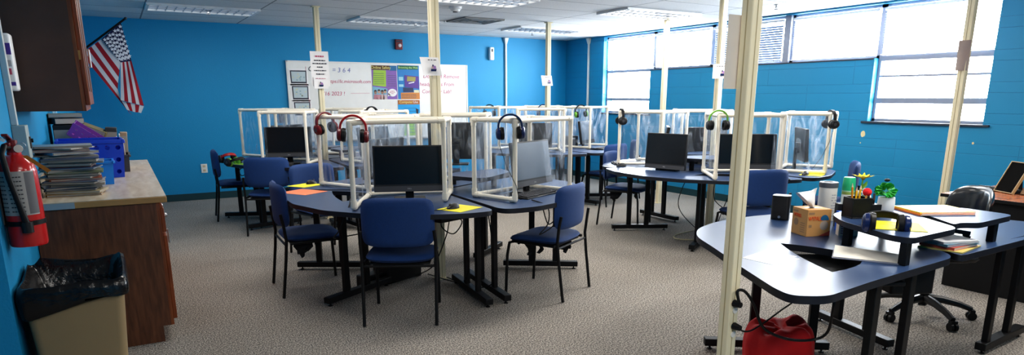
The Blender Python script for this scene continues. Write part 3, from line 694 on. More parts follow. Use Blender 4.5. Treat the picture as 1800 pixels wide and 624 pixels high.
def lattice_bin(name, label, cat, loc, rz, w, d, h, th, m, rows, cols, taper=.0, group=None, hole=.5):
    # open box whose side walls are pierced by rows of round holes
    r = thing(name, label, cat, loc, rz, group)
    MB().box((0, 0, .004), (w*(1-taper), d*(1-taper), .008)).build('bottom', m, r, smooth=0)
    def side(L, ang, dist):
        mb = MB(); px, pz = L/cols, h/rows; poly = [(-L/2, 0), (L/2, 0), (L/2, h), (-L/2, h)]; hs = []
        rr = min(px, pz)*hole/2
        for i in range(cols):
            for j in range(rows):
                cx, cz = -L/2+px*(i+.5), pz*(j+.5); hs.append([(cx+rr*math.cos(a), cz+rr*math.sin(a)) for a in [2*PI*q/10 for q in range(10)]])
        mb.prism(poly, -th/2, th/2, hs)
        Mx = Matrix.Rotation(ang, 3, 'Z')
        out = []
        for p in mb.v:
            k = 1-taper+taper*(p[1]/h)
            v = Mx @ Vector((p[0]*k, -dist*k-p[2], 0)); out.append((v.x, v.y, p[1]))
        mb.v = out; mb.build('side_panel', m, r, smooth=0)
    side(w, 0, d/2); side(w, PI, d/2); side(d, PI/2, w/2); side(d, -PI/2, w/2)
    rim = MB()
    for s in (-1, 1): rim.box((0, s*d/2, h), (w+.022, .018, .026)); rim.box((s*w/2, 0, h), (.018, d+.022, .026))
    rim.build('rim', m, r, bevel=.003)
    return r
lattice_bin('milk_crate', 'royal blue plastic crate with round holes on the counter', 'crate', (-.195, 5.78, CT), .05, .40, .36, .26, .006, M_bluecrate, 3, 6, taper=.10)
def solid_bin(name, label, cat, loc, rz, w, d, h, m, taper=.1, lip=.012):
    r = thing(name, label, cat, loc, rz)
    mb = MB(); k = 1-taper; t = .004
    ring = lambda s, z, o=0: [(a*(w/2*s-o), b*(d/2*s-o), z) for a, b in ((-1, -1), (1, -1), (1, 1), (-1, 1))]
    L = [ring(k, 0), ring(1, h), ring(1, h, t), ring(k, t, t)]
    vs = [p for l in L for p in l]
    mb.add(vs, [(3, 2, 1, 0), (12, 13, 14, 15)]+[(4*i+j, 4*i+(j+1) % 4, 4*i+4+(j+1) % 4, 4*i+4+j) for i in range(3) for j in range(4)])
    mb.build('bin_body', m, r, smooth=0)
    rim = MB()
    for s in (-1, 1): rim.box((0, s*d/2, h-.006), (w+2*lip, lip, .018)); rim.box((s*w/2, 0, h-.006), (lip, d+2*lip, .018))
    rim.build('rim', m, r, bevel=.003)
    return r
solid_bin('storage_bin', 'sky blue plastic bin between the magazines and the royal crate', 'storage bin', (-.165, 5.28, CT), .05, .20, .20, .155, M_bluebin)
gb = solid_bin('file_bin', 'dark grey desk bin holding folders behind the royal blue crate', 'storage bin', (-.012, 6.16, CT), .0, .11, .30, .13, M_grey)
for k, (c, a) in enumerate((((.60, .55, .50), 'cream'), ((.45, .12, .08), 'brick red'), ((.55, .55, .58), 'silver'), ((.30, .18, .10), 'brown'))):
    r = thing('folder', '%s folder standing in the dark grey bin behind the crate' % a, 'folder', (-.045+.021*k, 6.14+.02*(k % 2), CT+.006), 0, 'folders in the grey bin')
    MB().box((0, 0, .12+.01*(k % 3)), (.009, .22, .235+.02*(k % 3))).build('cover', mat('fold_'+a.replace(' ', '_'), c, .5), r, smooth=0)
    MB().box((.0, -.004, .123+.01*(k % 3)), (.005, .222, .235+.02*(k % 3))).build('paper', M_paper, r, smooth=0)
cb = solid_bin('clear_box', 'clear plastic box leaning behind the magazine stack', 'storage box', (-.345, 5.22, CT+.13), .03, .22, .12, .09, M_clear, .05, .006)
sb = thing('cereal_box', 'small red and yellow box in front of the royal crate', 'box', (-.225, 5.42, CT))
MB().box((0, 0, .125), (.06, .05, .25), mi=0).box((0, -.0255, .21), (.058, .002, .03), mi=1).box((0, -.0255, .175), (.058, .002, .036), mi=2).build('carton', [M_offw, mat('boxred', (.5, .03, .02), .5), mat('boxyel', (.8, .55, .03), .5)], sb, smooth=0)
bx = thing('shelf_box', 'low brown carton against the wall behind the magazines', 'box', (-.34, 5.24, CT))
MB().box((0, 0, .064), (.20, .16, .128)).build('carton', mat('brown_carton', (.17, .12, .09), .7), bx, smooth=0)
pk = thing('purple_basket', 'purple holed basket tipped on top of the dark books', 'basket', (-.205, 6.08, CT+.27))
def pb():
    mb = MB(); poly = [(-.17, -.07), (.17, -.07), (.19, .07), (-.19, .07)]; hs = []
    for i in range(5):
        for j in range(2):
            hs.append([(-.13+.065*i+.012*math.cos(a), -.03+.055*j+.012*math.sin(a)) for a in [2*PI*q/8 for q in range(8)]])
    for dist, s in ((.10, 1), (-.10, 1)):
        m2 = MB().prism(poly, -.002, .002, hs); mb.add([(p[0], dist+p[2], p[1]) for p in m2.v], m2.f)
    for s in (-1, 1): mb.box((s*.178, 0, 0), (.005, .20, .14))
    mb.box((0, 0, -.07), (.345, .20, .005))
    Mx = Matrix.Rotation(R(38), 3, 'Y') @ Matrix.Rotation(R(8), 3, 'X')
    mb.v = [tuple(Mx @ (Vector(p)*.72)) for p in mb.v]; return mb
pb().build('basket_body', M_purple, pk, smooth=0)
for k, (dx, dy, dz, w, d, h, rz, tl, c, a) in enumerate(((-.365, 6.36, 0, .15, .26, .36, .03, .0, (.02, .02, .022), 'upright black'), (-.20, 6.36, 0, .16, .22, .28, .0, .0, (.03, .025, .02), 'wide dark'), (-.36, 6.36, .366, .20, .22, .045, .35, .0, (.05, .045, .05), 'flat black'), (-.19, 6.36, .300, .24, .18, .045, -.2, .42, (.16, .13, .05), 'olive spined'), (-.065, 6.40, 0, .08, .20, .33, .0, .06, (.05, .05, .05), 'narrow charcoal'), (.02, 6.40, .0, .05, .16, .29, .0, .05, (.42, .30, .20), 'tan'), (-.355, 6.36, .416, .22, .17, .03, .1, .0, (.25, .18, .09), 'brown topped'))):
    r = thing('binder', '%s binder heaped behind the royal blue crate' % a, 'binder', (dx, dy, CT+dz), rz, 'dark binders heaped on the counter')
    Mx = Matrix.Rotation(tl, 3, 'Y')
    MB().box((0, 0, h/2), (w, d, h), M=Mx).build('cover', mat('bind_%d' % k, c, .5), r, bevel=.003)
    MB().box((0, -.003, h/2), (w*.96, d, h*.8), M=Mx).build('paper', mat('bpages', (.40, .37, .33), .8), r, smooth=0)
for k, (x, y, h) in enumerate(((-.448, 6.5, .50), (-.448, 6.66, .50), (-.448, 6.85, .5))):
    r = thing('ruler', ['pale strip leaning on the blue wall behind the dark binders', 'second pale strip leaning on the blue wall, beyond the binders', 'third pale strip leaning on the blue wall, beside the cabinet bottom'][k], 'strip', (x+.012, y, CT), 0, 'pale strips leaning on the wall')
    MB().box((0, 0, h/2), (.006, .06, h)).build('strip', mat('strip_blue', (.35, .55, .68), .5), r, smooth=0)

# extinguisher
fx, fy = -.391, 3.475
fe = thing('fire_extinguisher', 'red fire extinguisher with black hose hanging on the wall', 'fire extinguisher', (fx, fy, .855))
MB().lathe([(.02, 0), (.066, .004), (.07, .015), (.07, .32), (.062, .355), (.04, .38), (.026, .39), (.026, .40), (.001, .40)], n=28).build('cylinder', M_redgl, fe)
lb = MB(); n = 14
for i in range(n):
    a0, a1 = R(-150+115*i/n), R(-150+115*(i+1)/n); r_ = .0708
    lb.quad((r_*math.cos(a0), r_*math.sin(a0), .14), (r_*math.cos(a1), r_*math.sin(a1), .14), (r_*math.cos(a1), r_*math.sin(a1), .325), (r_*math.cos(a0), r_*math.sin(a0), .325), 0)
    for q in range(9):
        if i % 7 != 3 and i < 9: lb.quad(*[(1.004*r_*math.cos(b), 1.004*r_*math.sin(b), zz) for b, zz in ((a0, .155+.018*q), (a0+(a1-a0)*.8, .155+.018*q), (a0+(a1-a0)*.8, .160+.018*q), (a0, .160+.018*q))], 1)
    if i >= 10: lb.quad(*[(1.004*r_*math.cos(b), 1.004*r_*math.sin(b), zz) for b, zz in ((a0, .145), (a1, .145), (a1, .32), (a0, .32))], 2)
lb.build('label_sticker', [mat('stk', (.42, .40, .38), .5), M_grey, mat('stk2', (.14, .14, .15), .5)], fe)
MB().lathe([(.024, .40), (.024, .425), (.018, .43), (.018, .45), (.001, .452)], n=16).build('valve', M_dred, fe)
MB().box((-.012, -.02, .462), (.022, .13, .010), M=Matrix.Rotation(R(-12), 3, 'X')).box((-.012, -.015, .435), (.02, .11, .012)).build('lever_handle', M_dred, fe, bevel=.002)
MB().tube([(-.012, -.022, .42), (-.02, -.075, .43), (-.03, -.094, .40), (-.02, -.10, .30), (.0, -.098, .18), (.010, -.092, .115), (.012, -.088, .075)], [.011]*5+[.013, .017], 12).build('hose', M_black, fe)
MB().tube([(.012, -.088, .115), (.012, -.088, .07)], .021, 14).build('nozzle', M_blackp, fe)
MB().lathe([(.0715, .095), (.073, .095), (.073, .115), (.0715, .115)], n=28).build('strap', M_black, fe)
MB().tube([(.03+.016*math.cos(a), -.02, .425+.016*math.sin(a)) for a in [2*PI*i/12 for i in range(12)]], .002, 5, closed=True).build('pull_pin', M_steel, fe)
MB().lathe([(.001, 0), (.016, 0), (.016, .008), (.001, .009)], n=14, M=Matrix.Rotation(PI/2, 3, 'X'), c=(.02, -.018, .415)).build('gauge', M_offw, fe)
tg = MB(); tg.add([(.03, -.05, .385), (.05, -.065, .39), (.125, -.085, .325), (.11, -.07, .315)], [(0, 1, 2, 3)]); tg.build('inspection_tag', mat('tag_orange', (.85, .30, .05), .6), fe, smooth=0)
MB().add([(-.06, -.05, .47), (-.02, -.06, .445), (-.012, -.06, .455), (-.055, -.05, .485)], [(0, 1, 2, 3)]).build('seal_tag', M_offw, fe, smooth=0)
MB().box((-.073, 0, .25), (.008, .05, .30)).build('wall_bracket', M_grey, fe, smooth=0)
# electrical box and riser, sanitizer
eb = thing('switch_box', 'grey metal switch box on the wall above the extinguisher', 'switch box', (XL, 4.24, 1.19))
MB().box((.03, 0, .065), (.06, .12, .17)).build('box_body', mat('eb_grey', (.36, .42, .42), .45), eb, bevel=.004)
MB().box((.062, .03, .06), (.008, .035, .06)).build('cover_plate', M_grey, eb, smooth=0)
MB().box((.068, .03, .07), (.014, .010, .02)).build('toggle', M_black, eb, smooth=0)
MB().box((.014, -.02, .50), (.028, .045, .70)).build('riser', mat('riser', (.55, .58, .58), .45), eb, bevel=.003)
sd = thing('sanitizer_dispenser', 'white wall dispenser with purple print by the cabinet edge', 'dispenser', (XL, 4.30, 1.515))
MB().box((.026, 0, .135), (.052, .10, .28)).build('housing', M_white, sd, bevel=.01)
MB().box((.026, -.0505, .20), (.042, .002, .055), mi=0).box((.026, -.0505, .03), (.040, .002, .018), mi=0).box((.026, -.0505, .13), (.03, .002, .03), mi=1).box((.028, -.0505, .09), (.018, .002, .03), mi=2).build('print', [mat('prpl', (.07, .03, .30), .5), mat('greytxt', (.45, .45, .48), .5), M_redink], sd, smooth=0)

# trash can with black liner
tc = thing('trash_can', 'tan rectangular waste bin with a black liner by the counter end', 'trash can', (-.252, 3.565, 0))
def rrect(w, d, r, n=4):
    pts = []
    for cx, cy, a in ((w/2-r, d/2-r, 0), (-w/2+r, d/2-r, 90), (-w/2+r, -d/2+r, 180), (w/2-r, -d/2+r, 270)):
        for i in range(n+1): th = R(a+90*i/n); pts.append((cx+r*math.cos(th), cy+r*math.sin(th)))
    return pts
mb = MB(); rings = []
for z, w, d in ((0, .285, .40), (.38, .335, .45), (.635, .37, .485), (.655, .38, .495), (.655, .365, .48), (.05, .282, .39)):
    rings.append([(x, y, z) for x, y in rrect(w, d, .035)])
k = len(rings[0])
mb.add([p for r_ in rings for p in r_], [tuple(range(k-1, -1, -1)), tuple(5*k+i for i in range(k))]+[(i*k+j, i*k+(j+1) % k, (i+1)*k+(j+1) % k, (i+1)*k+j) for i in range(5) for j in range(k)])
mb.build('bin_body', M_can, tc)
mb = MB(); rings = []; N = 72
def rr_at(t, w, d, r=.04):
    P = rrect(w, d, r, 6); L = len(P); x = t*L; i = int(x) % L; f = x-int(x); a, b = P[i], P[(i+1) % L]; return a[0]+(b[0]-a[0])*f, a[1]+(b[1]-a[1])*f
for q, (z, g) in enumerate(((.598, .010), (.607, .016), (.63, .016), (.663, .016), (.692, .010), (.700, 0), (.68, -.02), (.62, -.035), (.52, -.06), (.46, -.10))):
    ring = []
    for i in range(N):
        x, y = rr_at(i/N, .375+2*g, .49+2*g)
        nz = noise.noise(Vector((x*16, y*16, z*10+q))); n2 = noise.noise(Vector((x*30+5, y*30, z*30)))
        sc_ = 1+.028*nz+.012*n2
        dz = .016*noise.noise(Vector((x*14+9, y*14, q*.4))) + (.030 if (y > .1 and q in (3, 4, 5)) else 0)*(.5+noise.noise(Vector((x*20, y*9, 1)))) + (.03*(x/.17) if q in (0, 1) else 0)
        ring.append((x*sc_, y*sc_, z+dz))
    rings.append(ring)
mb.add([p for r_ in rings for p in r_], [(i*N+j, i*N+(j+1) % N, (i+1)*N+(j+1) % N, (i+1)*N+j) for i in range(len(rings)-1) for j in range(N)]+[tuple((len(rings)-1)*N+j for j in range(N))])
mb.build('liner', M_bag, tc, smooth=60)

# ------------------------------------------------------------------ student chairs (facing +X, origin on the floor under the seat)
def chair_parts(r, rag=False):
    def fs(p):
        x, y = p.x, p.y
        dz = -.018*max(0, (x/.22))**3 - .010*(1-(2*y/.46)**2)
        return Vector((x+.0, y, .445+p.z+dz))
    MB().pillow(.45, .47, .062, n=5, f=fs, e=6).build('seat', M_fab, r, smooth=60)
    MB().box((0, 0, .408), (.38, .40, .012)).build('seat_pan', M_black, r, bevel=.003)
    def fb(p):
        u, v = p.x, p.y          # u across, v up
        x = -.245-.11*(v+.0)*.35 + .045*(2*u/.46)**2 - p.z
        return Vector((x, u, .69+v))
    MB().pillow(.475, .325, .052, n=6, f=fb, e=7).build('backrest', M_fab, r, smooth=60)
    for s in (-1, 1):
        MB().tube([(-.275, s*.238, .004), (-.238, s*.240, .30), (-.225, s*.241, .44), (-.238, s*.243, .56), (-.252, s*.236, .64)], .0115, 8).build('leg', M_black, r)
        MB().tube([(.225, s*.222, .004), (.212, s*.220, .30), (.195, s*.216, .400), (.15, s*.214, .414), (-.20, s*.236, .414)], .0115, 8).build('leg', M_black, r)
    MB().tube([(-.226, -.238, .40), (-.226, .238, .40)], .009, 8).build('cross_bar', M_black, r)
    MB().tube([(.12, -.21, .400), (.12, .21, .400)], .009, 8).build('cross_bar', M_black, r)
    if rag:
        mb = MB(); rs = random.Random(3)
        for q in range(7):
            x, y = rs.uniform(-.15, .18), rs.choice((-1, 1))*rs.uniform(.1, .17); l = rs.uniform(.05, .13); w = rs.uniform(.02, .05)
            pts = []
            for i in range(5):
                t = i/4; ww = w*(1-.6*t)*(.8+.5*rs.random()); pts += [(x-ww+.02*math.sin(4*t+q), y+.01*math.sin(6*t), .403-l*t), (x+ww+.02*math.sin(4*t+q), y+.012*math.cos(5*t), .403-l*t*rs.uniform(.85, 1))]
            mb.add(pts, [(2*i, 2*i+1, 2*i+3, 2*i+2) for i in range(4)])
        mb.build('torn_lining', M_rag, r, smooth=0, weld=False)
protos = {}
def chair(x, y, face, label, rag=False):
    if rag not in protos:
        r = thing('student_chair', label, 'chair', (x, y, 0), R(face), 'blue upholstered student chairs'); chair_parts(r, rag); protos[rag] = r; return r
    r = copy_tree(protos[rag]); r.location = (x, y, 0); r.rotation_euler = (0, 0, R(face)); r['label'] = label; return r

# ------------------------------------------------------------------ wedge desks of the round tables
ZT, TT = .74, .034
def pol(a, r): return (r*math.cos(R(a)), r*math.sin(R(a)))
def rounded(poly, rads, n=5):
    out = []; k = len(poly)
    for i in range(k):
        p0, p, p1 = Vector(poly[i-1]), Vector(poly[i]), Vector(poly[(i+1) % k]); r = rads[i] if isinstance(rads, (list, tuple)) else rads
        a, b = (p0-p), (p1-p); r_ = min(r, a.length*.45, b.length*.45)
        if r_ < 1e-4: out.append(tuple(p)); continue
        a, b = p+a.normalized()*r_, p+b.normalized()*r_
        for j in range(n+1):
            t = j/n; q = a*(1-t)**2+p*(2*t*(1-t))+b*t*t; out.append(tuple(q))
    return out
def crescent(ang, chord=.80, L=.56, bulge=.24):
    # slot between keyboard ledge and monitor surface
    u = Vector(pol(ang, 1)); w = Vector((-u.y, u.x)); pts = []
    for i in range(13):
        t = -1+2*i/12; pts.append(tuple(u*(chord+.02*(1-t*t))+w*(t*L/2)))
    for i in range(1, 12):
        t = 1-2*i/12; pts.append(tuple(u*(chord-bulge*(1-abs(t)**2.2))+w*(t*L/2)))
    return pts
def leg_part(r, a, b, cols=(.30, .62), top=ZT-TT, bar=True):
    # T-foot from a to b (local xy), two columns standing on it
    a, b = Vector((*a, 0)), Vector((*b, 0)); d = b-a; n = d.normalized()
    mb = MB()
    for t in cols:
        p = a+d*t
        rz = math.atan2(n.y, n.x)
        mb.box((p.x, p.y, .36), (.05, .034, .60), rz).box((p.x, p.y, .53), (.042, .028, .34), rz)
        mb.box((p.x, p.y, (.66+top)/2), (.040, .026, top-.66), rz)
    p, q = a+d*.12, a+d*.80
    if bar: mb.span((p.x, p.y, top-.006), (q.x, q.y, top-.006), .045, .010)
    lg = mb.build('leg', M_black, r, bevel=.003)
    ft = MB().span((a.x, a.y, .047), (b.x, b.y, .047), .058, .045); ft.build('foot_bar', M_black, lg, bevel=.004)
    for p in (a+n*.035, b-n*.035): MB().lathe([(.016, 0), (.016, .006), (.006, .008), (.006, .03)], (p.x, p.y, 0), 10).build('leveling_foot', M_black, lg)
def desk(hub, a0, a1, label, rad, holes=(), legs=(), shelf=None, posts=(), zs=.872, tray=None, pts=None, corner=.14):
    # rad: list of (angle, radius) for the outer outline between the two seams
    r = thing('wedge_desk', label, 'desk', (hub[0], hub[1], 0), 0, 'dark blue wedge desks pushed together')
    g = .006
    if pts is None:
        inner = [pol((a0+a1)/2, .06)]
        outer = [pol(a, q) for a, q in rad]
        poly = [pol(a0+4, .09)]+outer+[pol(a1-4, .09)]
        poly = rounded(poly, [.0]+[corner]+[.06]*(len(outer)-2)+[corner]+[0], 6)
    else: poly = pts
    # keep a hair's gap along the seams
    c = Vector(pol((a0+a1)/2, .012)); poly = [(p[0]+c.x, p[1]+c.y) for p in poly]
    mb = MB().prism(poly, ZT-TT, ZT, [crescent(*h) if isinstance(h, tuple) else crescent(h) for h in holes], mi=0, mside=1)
    mb.build('tabletop', [M_top, M_edge], r, smooth=50, bevel=.003)
    for lg in legs: leg_part(r, (lg[0][0]-hub[0], lg[0][1]-hub[1]), (lg[1][0]-hub[0], lg[1][1]-hub[1]))
    if shelf:
        sp = MB().prism(rounded([(p[0]+c.x, p[1]+c.y) for p in shelf], .07, 5), zs-.028, zs, mi=0, mside=1).build('raised_shelf', [M_top, M_edge], r, smooth=50, bevel=.003)
        for p in posts: MB().box((p[0], p[1], (ZT+zs-.028)/2), (.036, .036, zs-.028-ZT)).build('shelf_post', M_black, sp, bevel=.003)
    for t in (tray or ()):
        MB().box((t[0], t[1], ZT-TT-.035), (t[2], t[3], .07), R(t[4])).build('cable_tray', M_black, r, bevel=.004)
    return r

# ------------------------------------------------------------------ PVC booths with vinyl walls
def booth(base, FL, FR, RR, RL, label, top=1.335, z0=None):
    z0 = ZT+.0215 if z0 is None else z0
    cx, cy = [sum(p[i] for p in (FL, FR, RR, RL))/4 for i in (0, 1)]
    r = thing('pvc_booth', label, 'privacy booth', (base[0]+cx, base[1]+cy, z0-.0215), 0, 'white pipe booths with clear vinyl walls')
    C = [Vector((p[0]-cx, p[1]-cy, 0)) for p in (FL, FR, RR, RL)]; h = top-z0+.0215; b0 = .0215; rr = .0172
    for p in C: MB().tube([(p.x, p.y, b0), (p.x, p.y, h-rr)], rr, 10).build('post', M_pvc, r)
    for i in range(4):
        a, b = C[i], C[(i+1) % 4]
        MB().tube([(a.x, a.y, h-rr), (b.x, b.y, h-rr)], rr*.98, 10).build('top_rail', M_pvc, r)
        if i > 0: MB().tube([(a.x, a.y, b0), (b.x, b.y, b0)], rr*.98, 10).build('bottom_rail', M_pvc, r)
    for i, p in enumerate(C):
        n1, n2 = (C[(i+1) % 4]-p).normalized(), (C[i-1]-p).normalized()
        for z, s in ((h-rr, -1), (b0, 1)):
            mb = MB(); q = Vector((p.x, p.y, z)); R2 = rr*1.22
            mb.ball(q, R2*.99, 10).tube([q, q+Vector((0, 0, s*.045))], R2, 10)
            if s < 0 or i != 0: mb.tube([q, q+n1*.045], R2, 10)
            if s < 0 or i != 1: mb.tube([q, q+n2*.045], R2, 10)
            mb.build('corner_fitting', M_pvc, r, weld=False)
    for i in (1, 2, 3):
        a, b = C[i], C[(i+1) % 4]; d = (b-a).normalized(); nn = Vector((d.y, -d.x, 0))*(rr*.2)
        mb = MB(); N = 8; rs = random.Random(i+int(abs(base[0])*10)); ph = rs.random()*6
        def P(t, z):
            w = .006*math.sin(9*t+ph)+.004*math.sin(17*t+6*z+ph); q = a.lerp(b, t)+nn+Vector((d.y, -d.x, 0))*w; return (q.x, q.y, z)
        for k in range(N):
            for j in range(4):
                t0, t1 = .015+.97*k/N, .015+.97*(k+1)/N; za, zb = b0+(h-b0-rr)*j/4, b0+(h-b0-rr)*(j+1)/4
                mb.quad(P(t0, za), P(t1, za), P(t1, zb), P(t0, zb))
        mb.build('vinyl_wall', M_vinyl, r, smooth=60)
    return r

# ------------------------------------------------------------------ computers and small things
def monitor(x, y, face, zb, label, w=.51, h=.335, tilt=6, m=M_screen, base_z=ZT, logo=True, arm=True, thick=.035):
    # face: direction the screen looks (degrees); zb: height of lower edge
    r = thing('monitor', label, 'monitor', (x, y, base_z), R(face-90)+PI, 'black flat monitors on the desks')
    # local: screen looks toward -Y
    Mx = Matrix.Rotation(R(-tilt), 3, 'X'); z0 = zb-base_z; sh = lambda mb: setattr(mb, 'v', [tuple(Mx @ Vector(p)+Vector((0, 0, z0))) for p in mb.v]) or mb
    pn = sh(MB().box((0, 0, h/2), (w, thick, h))).build('panel', M_blackp, r, bevel=.005)
    sh(MB().box((0, -thick/2-.0008, h/2+.022), (w-.022, .0016, h-.066))).build('screen', m, r, smooth=0)
    sh(MB().box((0, -thick/2-.001, .022), (w-.004, .002, .040))).build('chin', M_grey, r, smooth=0)
    if logo:
        t = text('DELL', .014, mat('logo_grey', (.45, .45, .45), .4), r, Mx @ Vector((0, -thick/2-.0025, .022))+Vector((0, 0, z0)), (PI/2-R(tilt), 0, 0))
    if arm:
        st = MB().box((0, thick/2+.035+h*.40*math.sin(R(tilt)), (z0+h*.4)/2), (.06, .025, z0+h*.4), 0).box((0, thick/2+.020+h*.40*math.sin(R(tilt)), z0+h*.40), (.10, .03+h*.1*math.sin(R(tilt)), .10)); st.build('stand_neck', M_black, r, bevel=.004)
        MB().box((0, .035+h*.3*math.sin(R(tilt)), .006), (.23, .17, .012)).build('stand_base', M_black, r, bevel=.004)
    else:
        MB().box((0, .05, z0*.5+.002), (w*.5, .09, max(.008, z0+.004))).build('stand_base', M_black, r, bevel=.004)
    return r
def keyboard(x, y, rz, label, z=ZT, rows=5, cols=17, w=.44, d=.135):
    r = thing('keyboard', label, 'keyboard', (x, y, z), R(rz), 'black computer keyboards')
    MB().add([(-w/2, -d/2, 0), (w/2, -d/2, 0), (w/2, d/2, 0), (-w/2, d/2, 0), (-w/2, -d/2, .010), (w/2, -d/2, .010), (w/2, d/2, .024), (-w/2, d/2, .024)], [(3, 2, 1, 0), (4, 5, 6, 7), (0, 1, 5, 4), (1, 2, 6, 5), (2, 3, 7, 6), (3, 0, 4, 7)]).build('keyboard_case', M_blackp, r, bevel=.002)
    mb = MB()
    for i in range(cols):
        for j in range(rows):
            px, py = w*.95/cols, d*.86/rows; x_, y_ = -w*.475+px*(i+.5), -d*.43+py*(j+.5); zz = .011+.014*(y_/d+.5)
            mb.box((x_, y_, zz+.004), (px*.82, py*.80, .007))
    mb.build('keys', M_grey, r, smooth=0)
    return r
def mouse(x, y, rz, label, z=ZT+.003):
    r = thing('computer_mouse', label, 'mouse', (x, y, z), R(rz), 'black computer mice')
    mb = MB(); prof = []; N = 16; rings = []
    for i in range(7):
        a = PI/2*i/6; s = math.cos(a); rings.append([(.055*s*math.cos(t)-.004*i/6, .031*s*math.sin(t), .034*math.sin(a)*(1-.25*math.cos(t)*s)) for t in [2*PI*k/N for k in range(N)]])
    mb.add([p for q in rings for p in q], [tuple(range(N-1, -1, -1))]+[(i*N+k, i*N+(k+1) % N, (i+1)*N+(k+1) % N, (i+1)*N+k) for i in range(6) for k in range(N)])
    mb.build('mouse_body', M_blackp, r, smooth=60)
    MB().box((.028, 0, .030), (.018, .006, .012)).build('scroll_wheel', M_grey, r, bevel=.002)
    MB().tube([(.05, 0, .008), (.10, .01, .005), (.16, -.01, .005), (.22, .02, .005)], .0022, 5).build('cord', M_black, r)
    return r
def pad(x, y, rz, label, w, d, m, cat='mouse pad', name='mouse_pad', z=ZT, t=.002):
    r = thing(name, label, cat, (x, y, z), R(rz), None)
    MB().box((0, 0, t/2+.0004), (w, d, t)).build('sheet', m, r, smooth=0); return r
def headphones(x, y, z, rz, label, mband, mcup, mcush=M_black, R0=.083, hang=True, tiltx=0, cable=None, roll=0):
    # hung: origin at the crown of the headband, cups hang below; rz turns the plane of the band
    r = thing('headphones', label, 'headphones', (x, y, z), R(rz), 'over-ear headphones')
    r.rotation_euler = (R(tiltx), R(roll), R(rz))
    def arc(a): return (R0*math.sin(a), 0, R0*1.0*math.cos(a)-R0)
    A = [R(q) for q in range(-100, 101, 8)]
    mb = MB(); vs = []; n = len(A)
    for a in A:
        k = 1-.35*abs(a)/R(100)
        for dr, dy in ((-.006, -.017*k), (.006, -.017*k), (.0075, 0), (.006, .017*k), (-.006, .017*k), (-.0075, 0)):
            vs.append(((R0+dr)*math.sin(a), dy, (R0+dr)*math.cos(a)-R0))
    mb.add(vs, [(6*i+j, 6*i+(j+1) % 6, 6*i+6+(j+1) % 6, 6*i+6+j) for i in range(n-1) for j in range(6)]+[tuple(range(5, -1, -1)), tuple(6*(n-1)+j for j in range(6))])
    mb.build('headband', mband, r)
    for s in (-1, 1):
        c = Vector((s*R0*.93, 0, -R0-.045)); Mx = Matrix.Rotation(s*PI/2, 3, 'Y')
        MB().tube([(s*R0*.985, 0, -R0*1.17), (s*(R0*1.02), 0, -R0-.04)], .007, 8).build('slider', mcup, r)
        cup = MB().lathe([(.001, .024), (.029, .024), (.041, .015), (.043, .0), (.039, -.007), (.001, -.007)], c, 20, M=Mx, sy=1.12).build('ear_cup', mcup, r)
        MB().lathe([(.041, -.005), (.046, -.011), (.043, -.030), (.025, -.032), (.020, -.013), (.001, -.011)], c, 20, M=Mx, sy=1.12).build('ear_cushion', mcush, cup)
        MB().lathe([(.001, .0255), (.015, .0255), (.015, .023), (.001, .023)], c, 16, M=Mx).build('cup_badge', M_grey, cup)
    if cable:
        MB().tube([(-R0*.93, 0, -R0-.085)]+cable, .002, 5).build('cable', M_black, r)
    return r
def cable(label, pts, rr=.0035, m=None, name='cable', cat='cable'):
    # smooth curve through points
    P = [Vector(p) for p in pts]; out = []
    for i in range(len(P)-1):
        p0, p1, p2, p3 = P[max(i-1, 0)], P[i], P[i+1], P[min(i+2, len(P)-1)]
        for k in range(8):
            t = k/8; out.append(.5*((2*p1)+(p2-p0)*t+(2*p0-5*p1+4*p2-p3)*t*t+(3*p1-p0-3*p2+p3)*t**3))
    out.append(P[-1])
    o = MB().tube(out, rr, 6).build(name, m or M_black); return tag(o, label, cat, 'loose cables under the desks')

RD = lambda a0, a1, r=1.17, r2=1.2: [(a0+1, r), (a0+20, r), (a0+42, r2), (a0+60, r2*.995), (a0+78, r2), (a0+100, r), (a1-1, r)]
def shelf_poly(a0, s=1.0):
    return [pol(a0+8, .12), pol(a0+10, .60*s), pol(a0+32, .56*s), pol(a0+88, .56*s), pol(a0+110, .60*s), pol(a0+112, .12)]

# ---------- table A (front): hub on the pole with the red headphones
HA = (2.17, 4.90)
rot = lambda p, a: (p[0]*math.cos(R(a))-p[1]*math.sin(R(a)), p[0]*math.sin(R(a))+p[1]*math.cos(R(a)))
desk(HA, 148, 268, 'dark blue wedge desk with the orange sheet on it', [(149, 1.20), (165, 1.19), (185, 1.17), (205, 1.16), (222, 1.145), (240, 1.14), (255, 1.13), (267, 1.10)], holes=[(172, .80, .60, .24)], tray=[(-.22, -.70, .34, .16, 20)],
     legs=[((1.138, 4.596), (1.729, 4.931)), ((1.214, 5.808), (1.762, 5.48)), ((2.135, 3.968), (2.225, 4.732))])
desk(HA, 268, 388, 'dark blue wedge desk under the navy headphones and tilted monitor', [(269, 1.09), (283, 1.12), (300, 1.14), (318, 1.17), (335, 1.21), (355, 1.24), (372, 1.22), (387, 1.19)], holes=[(310, .80, .5, .22)],
     legs=[((2.294, 3.981), (2.377, 4.805)), ((3.339, 4.559), (2.796, 4.93))], shelf=[pol(290, .43), pol(300, .47), pol(345, .60), pol(372, .66), pol(378, .16), pol(278, .14)], posts=[pol(300, .36), pol(360, .52)])
desk(HA, 28, 148, 'dark blue wedge desk on the far side of the pole behind the red headphones', RD(28, 148), holes=[(60, .8, .5, .2), (116, .8, .5, .2)],
     legs=[((2.25, 6.0), (2.21, 5.35)), ((3.15, 5.62), (2.70, 5.28))], shelf=shelf_poly(28, .8), posts=[pol(45, .38), pol(130, .38)])
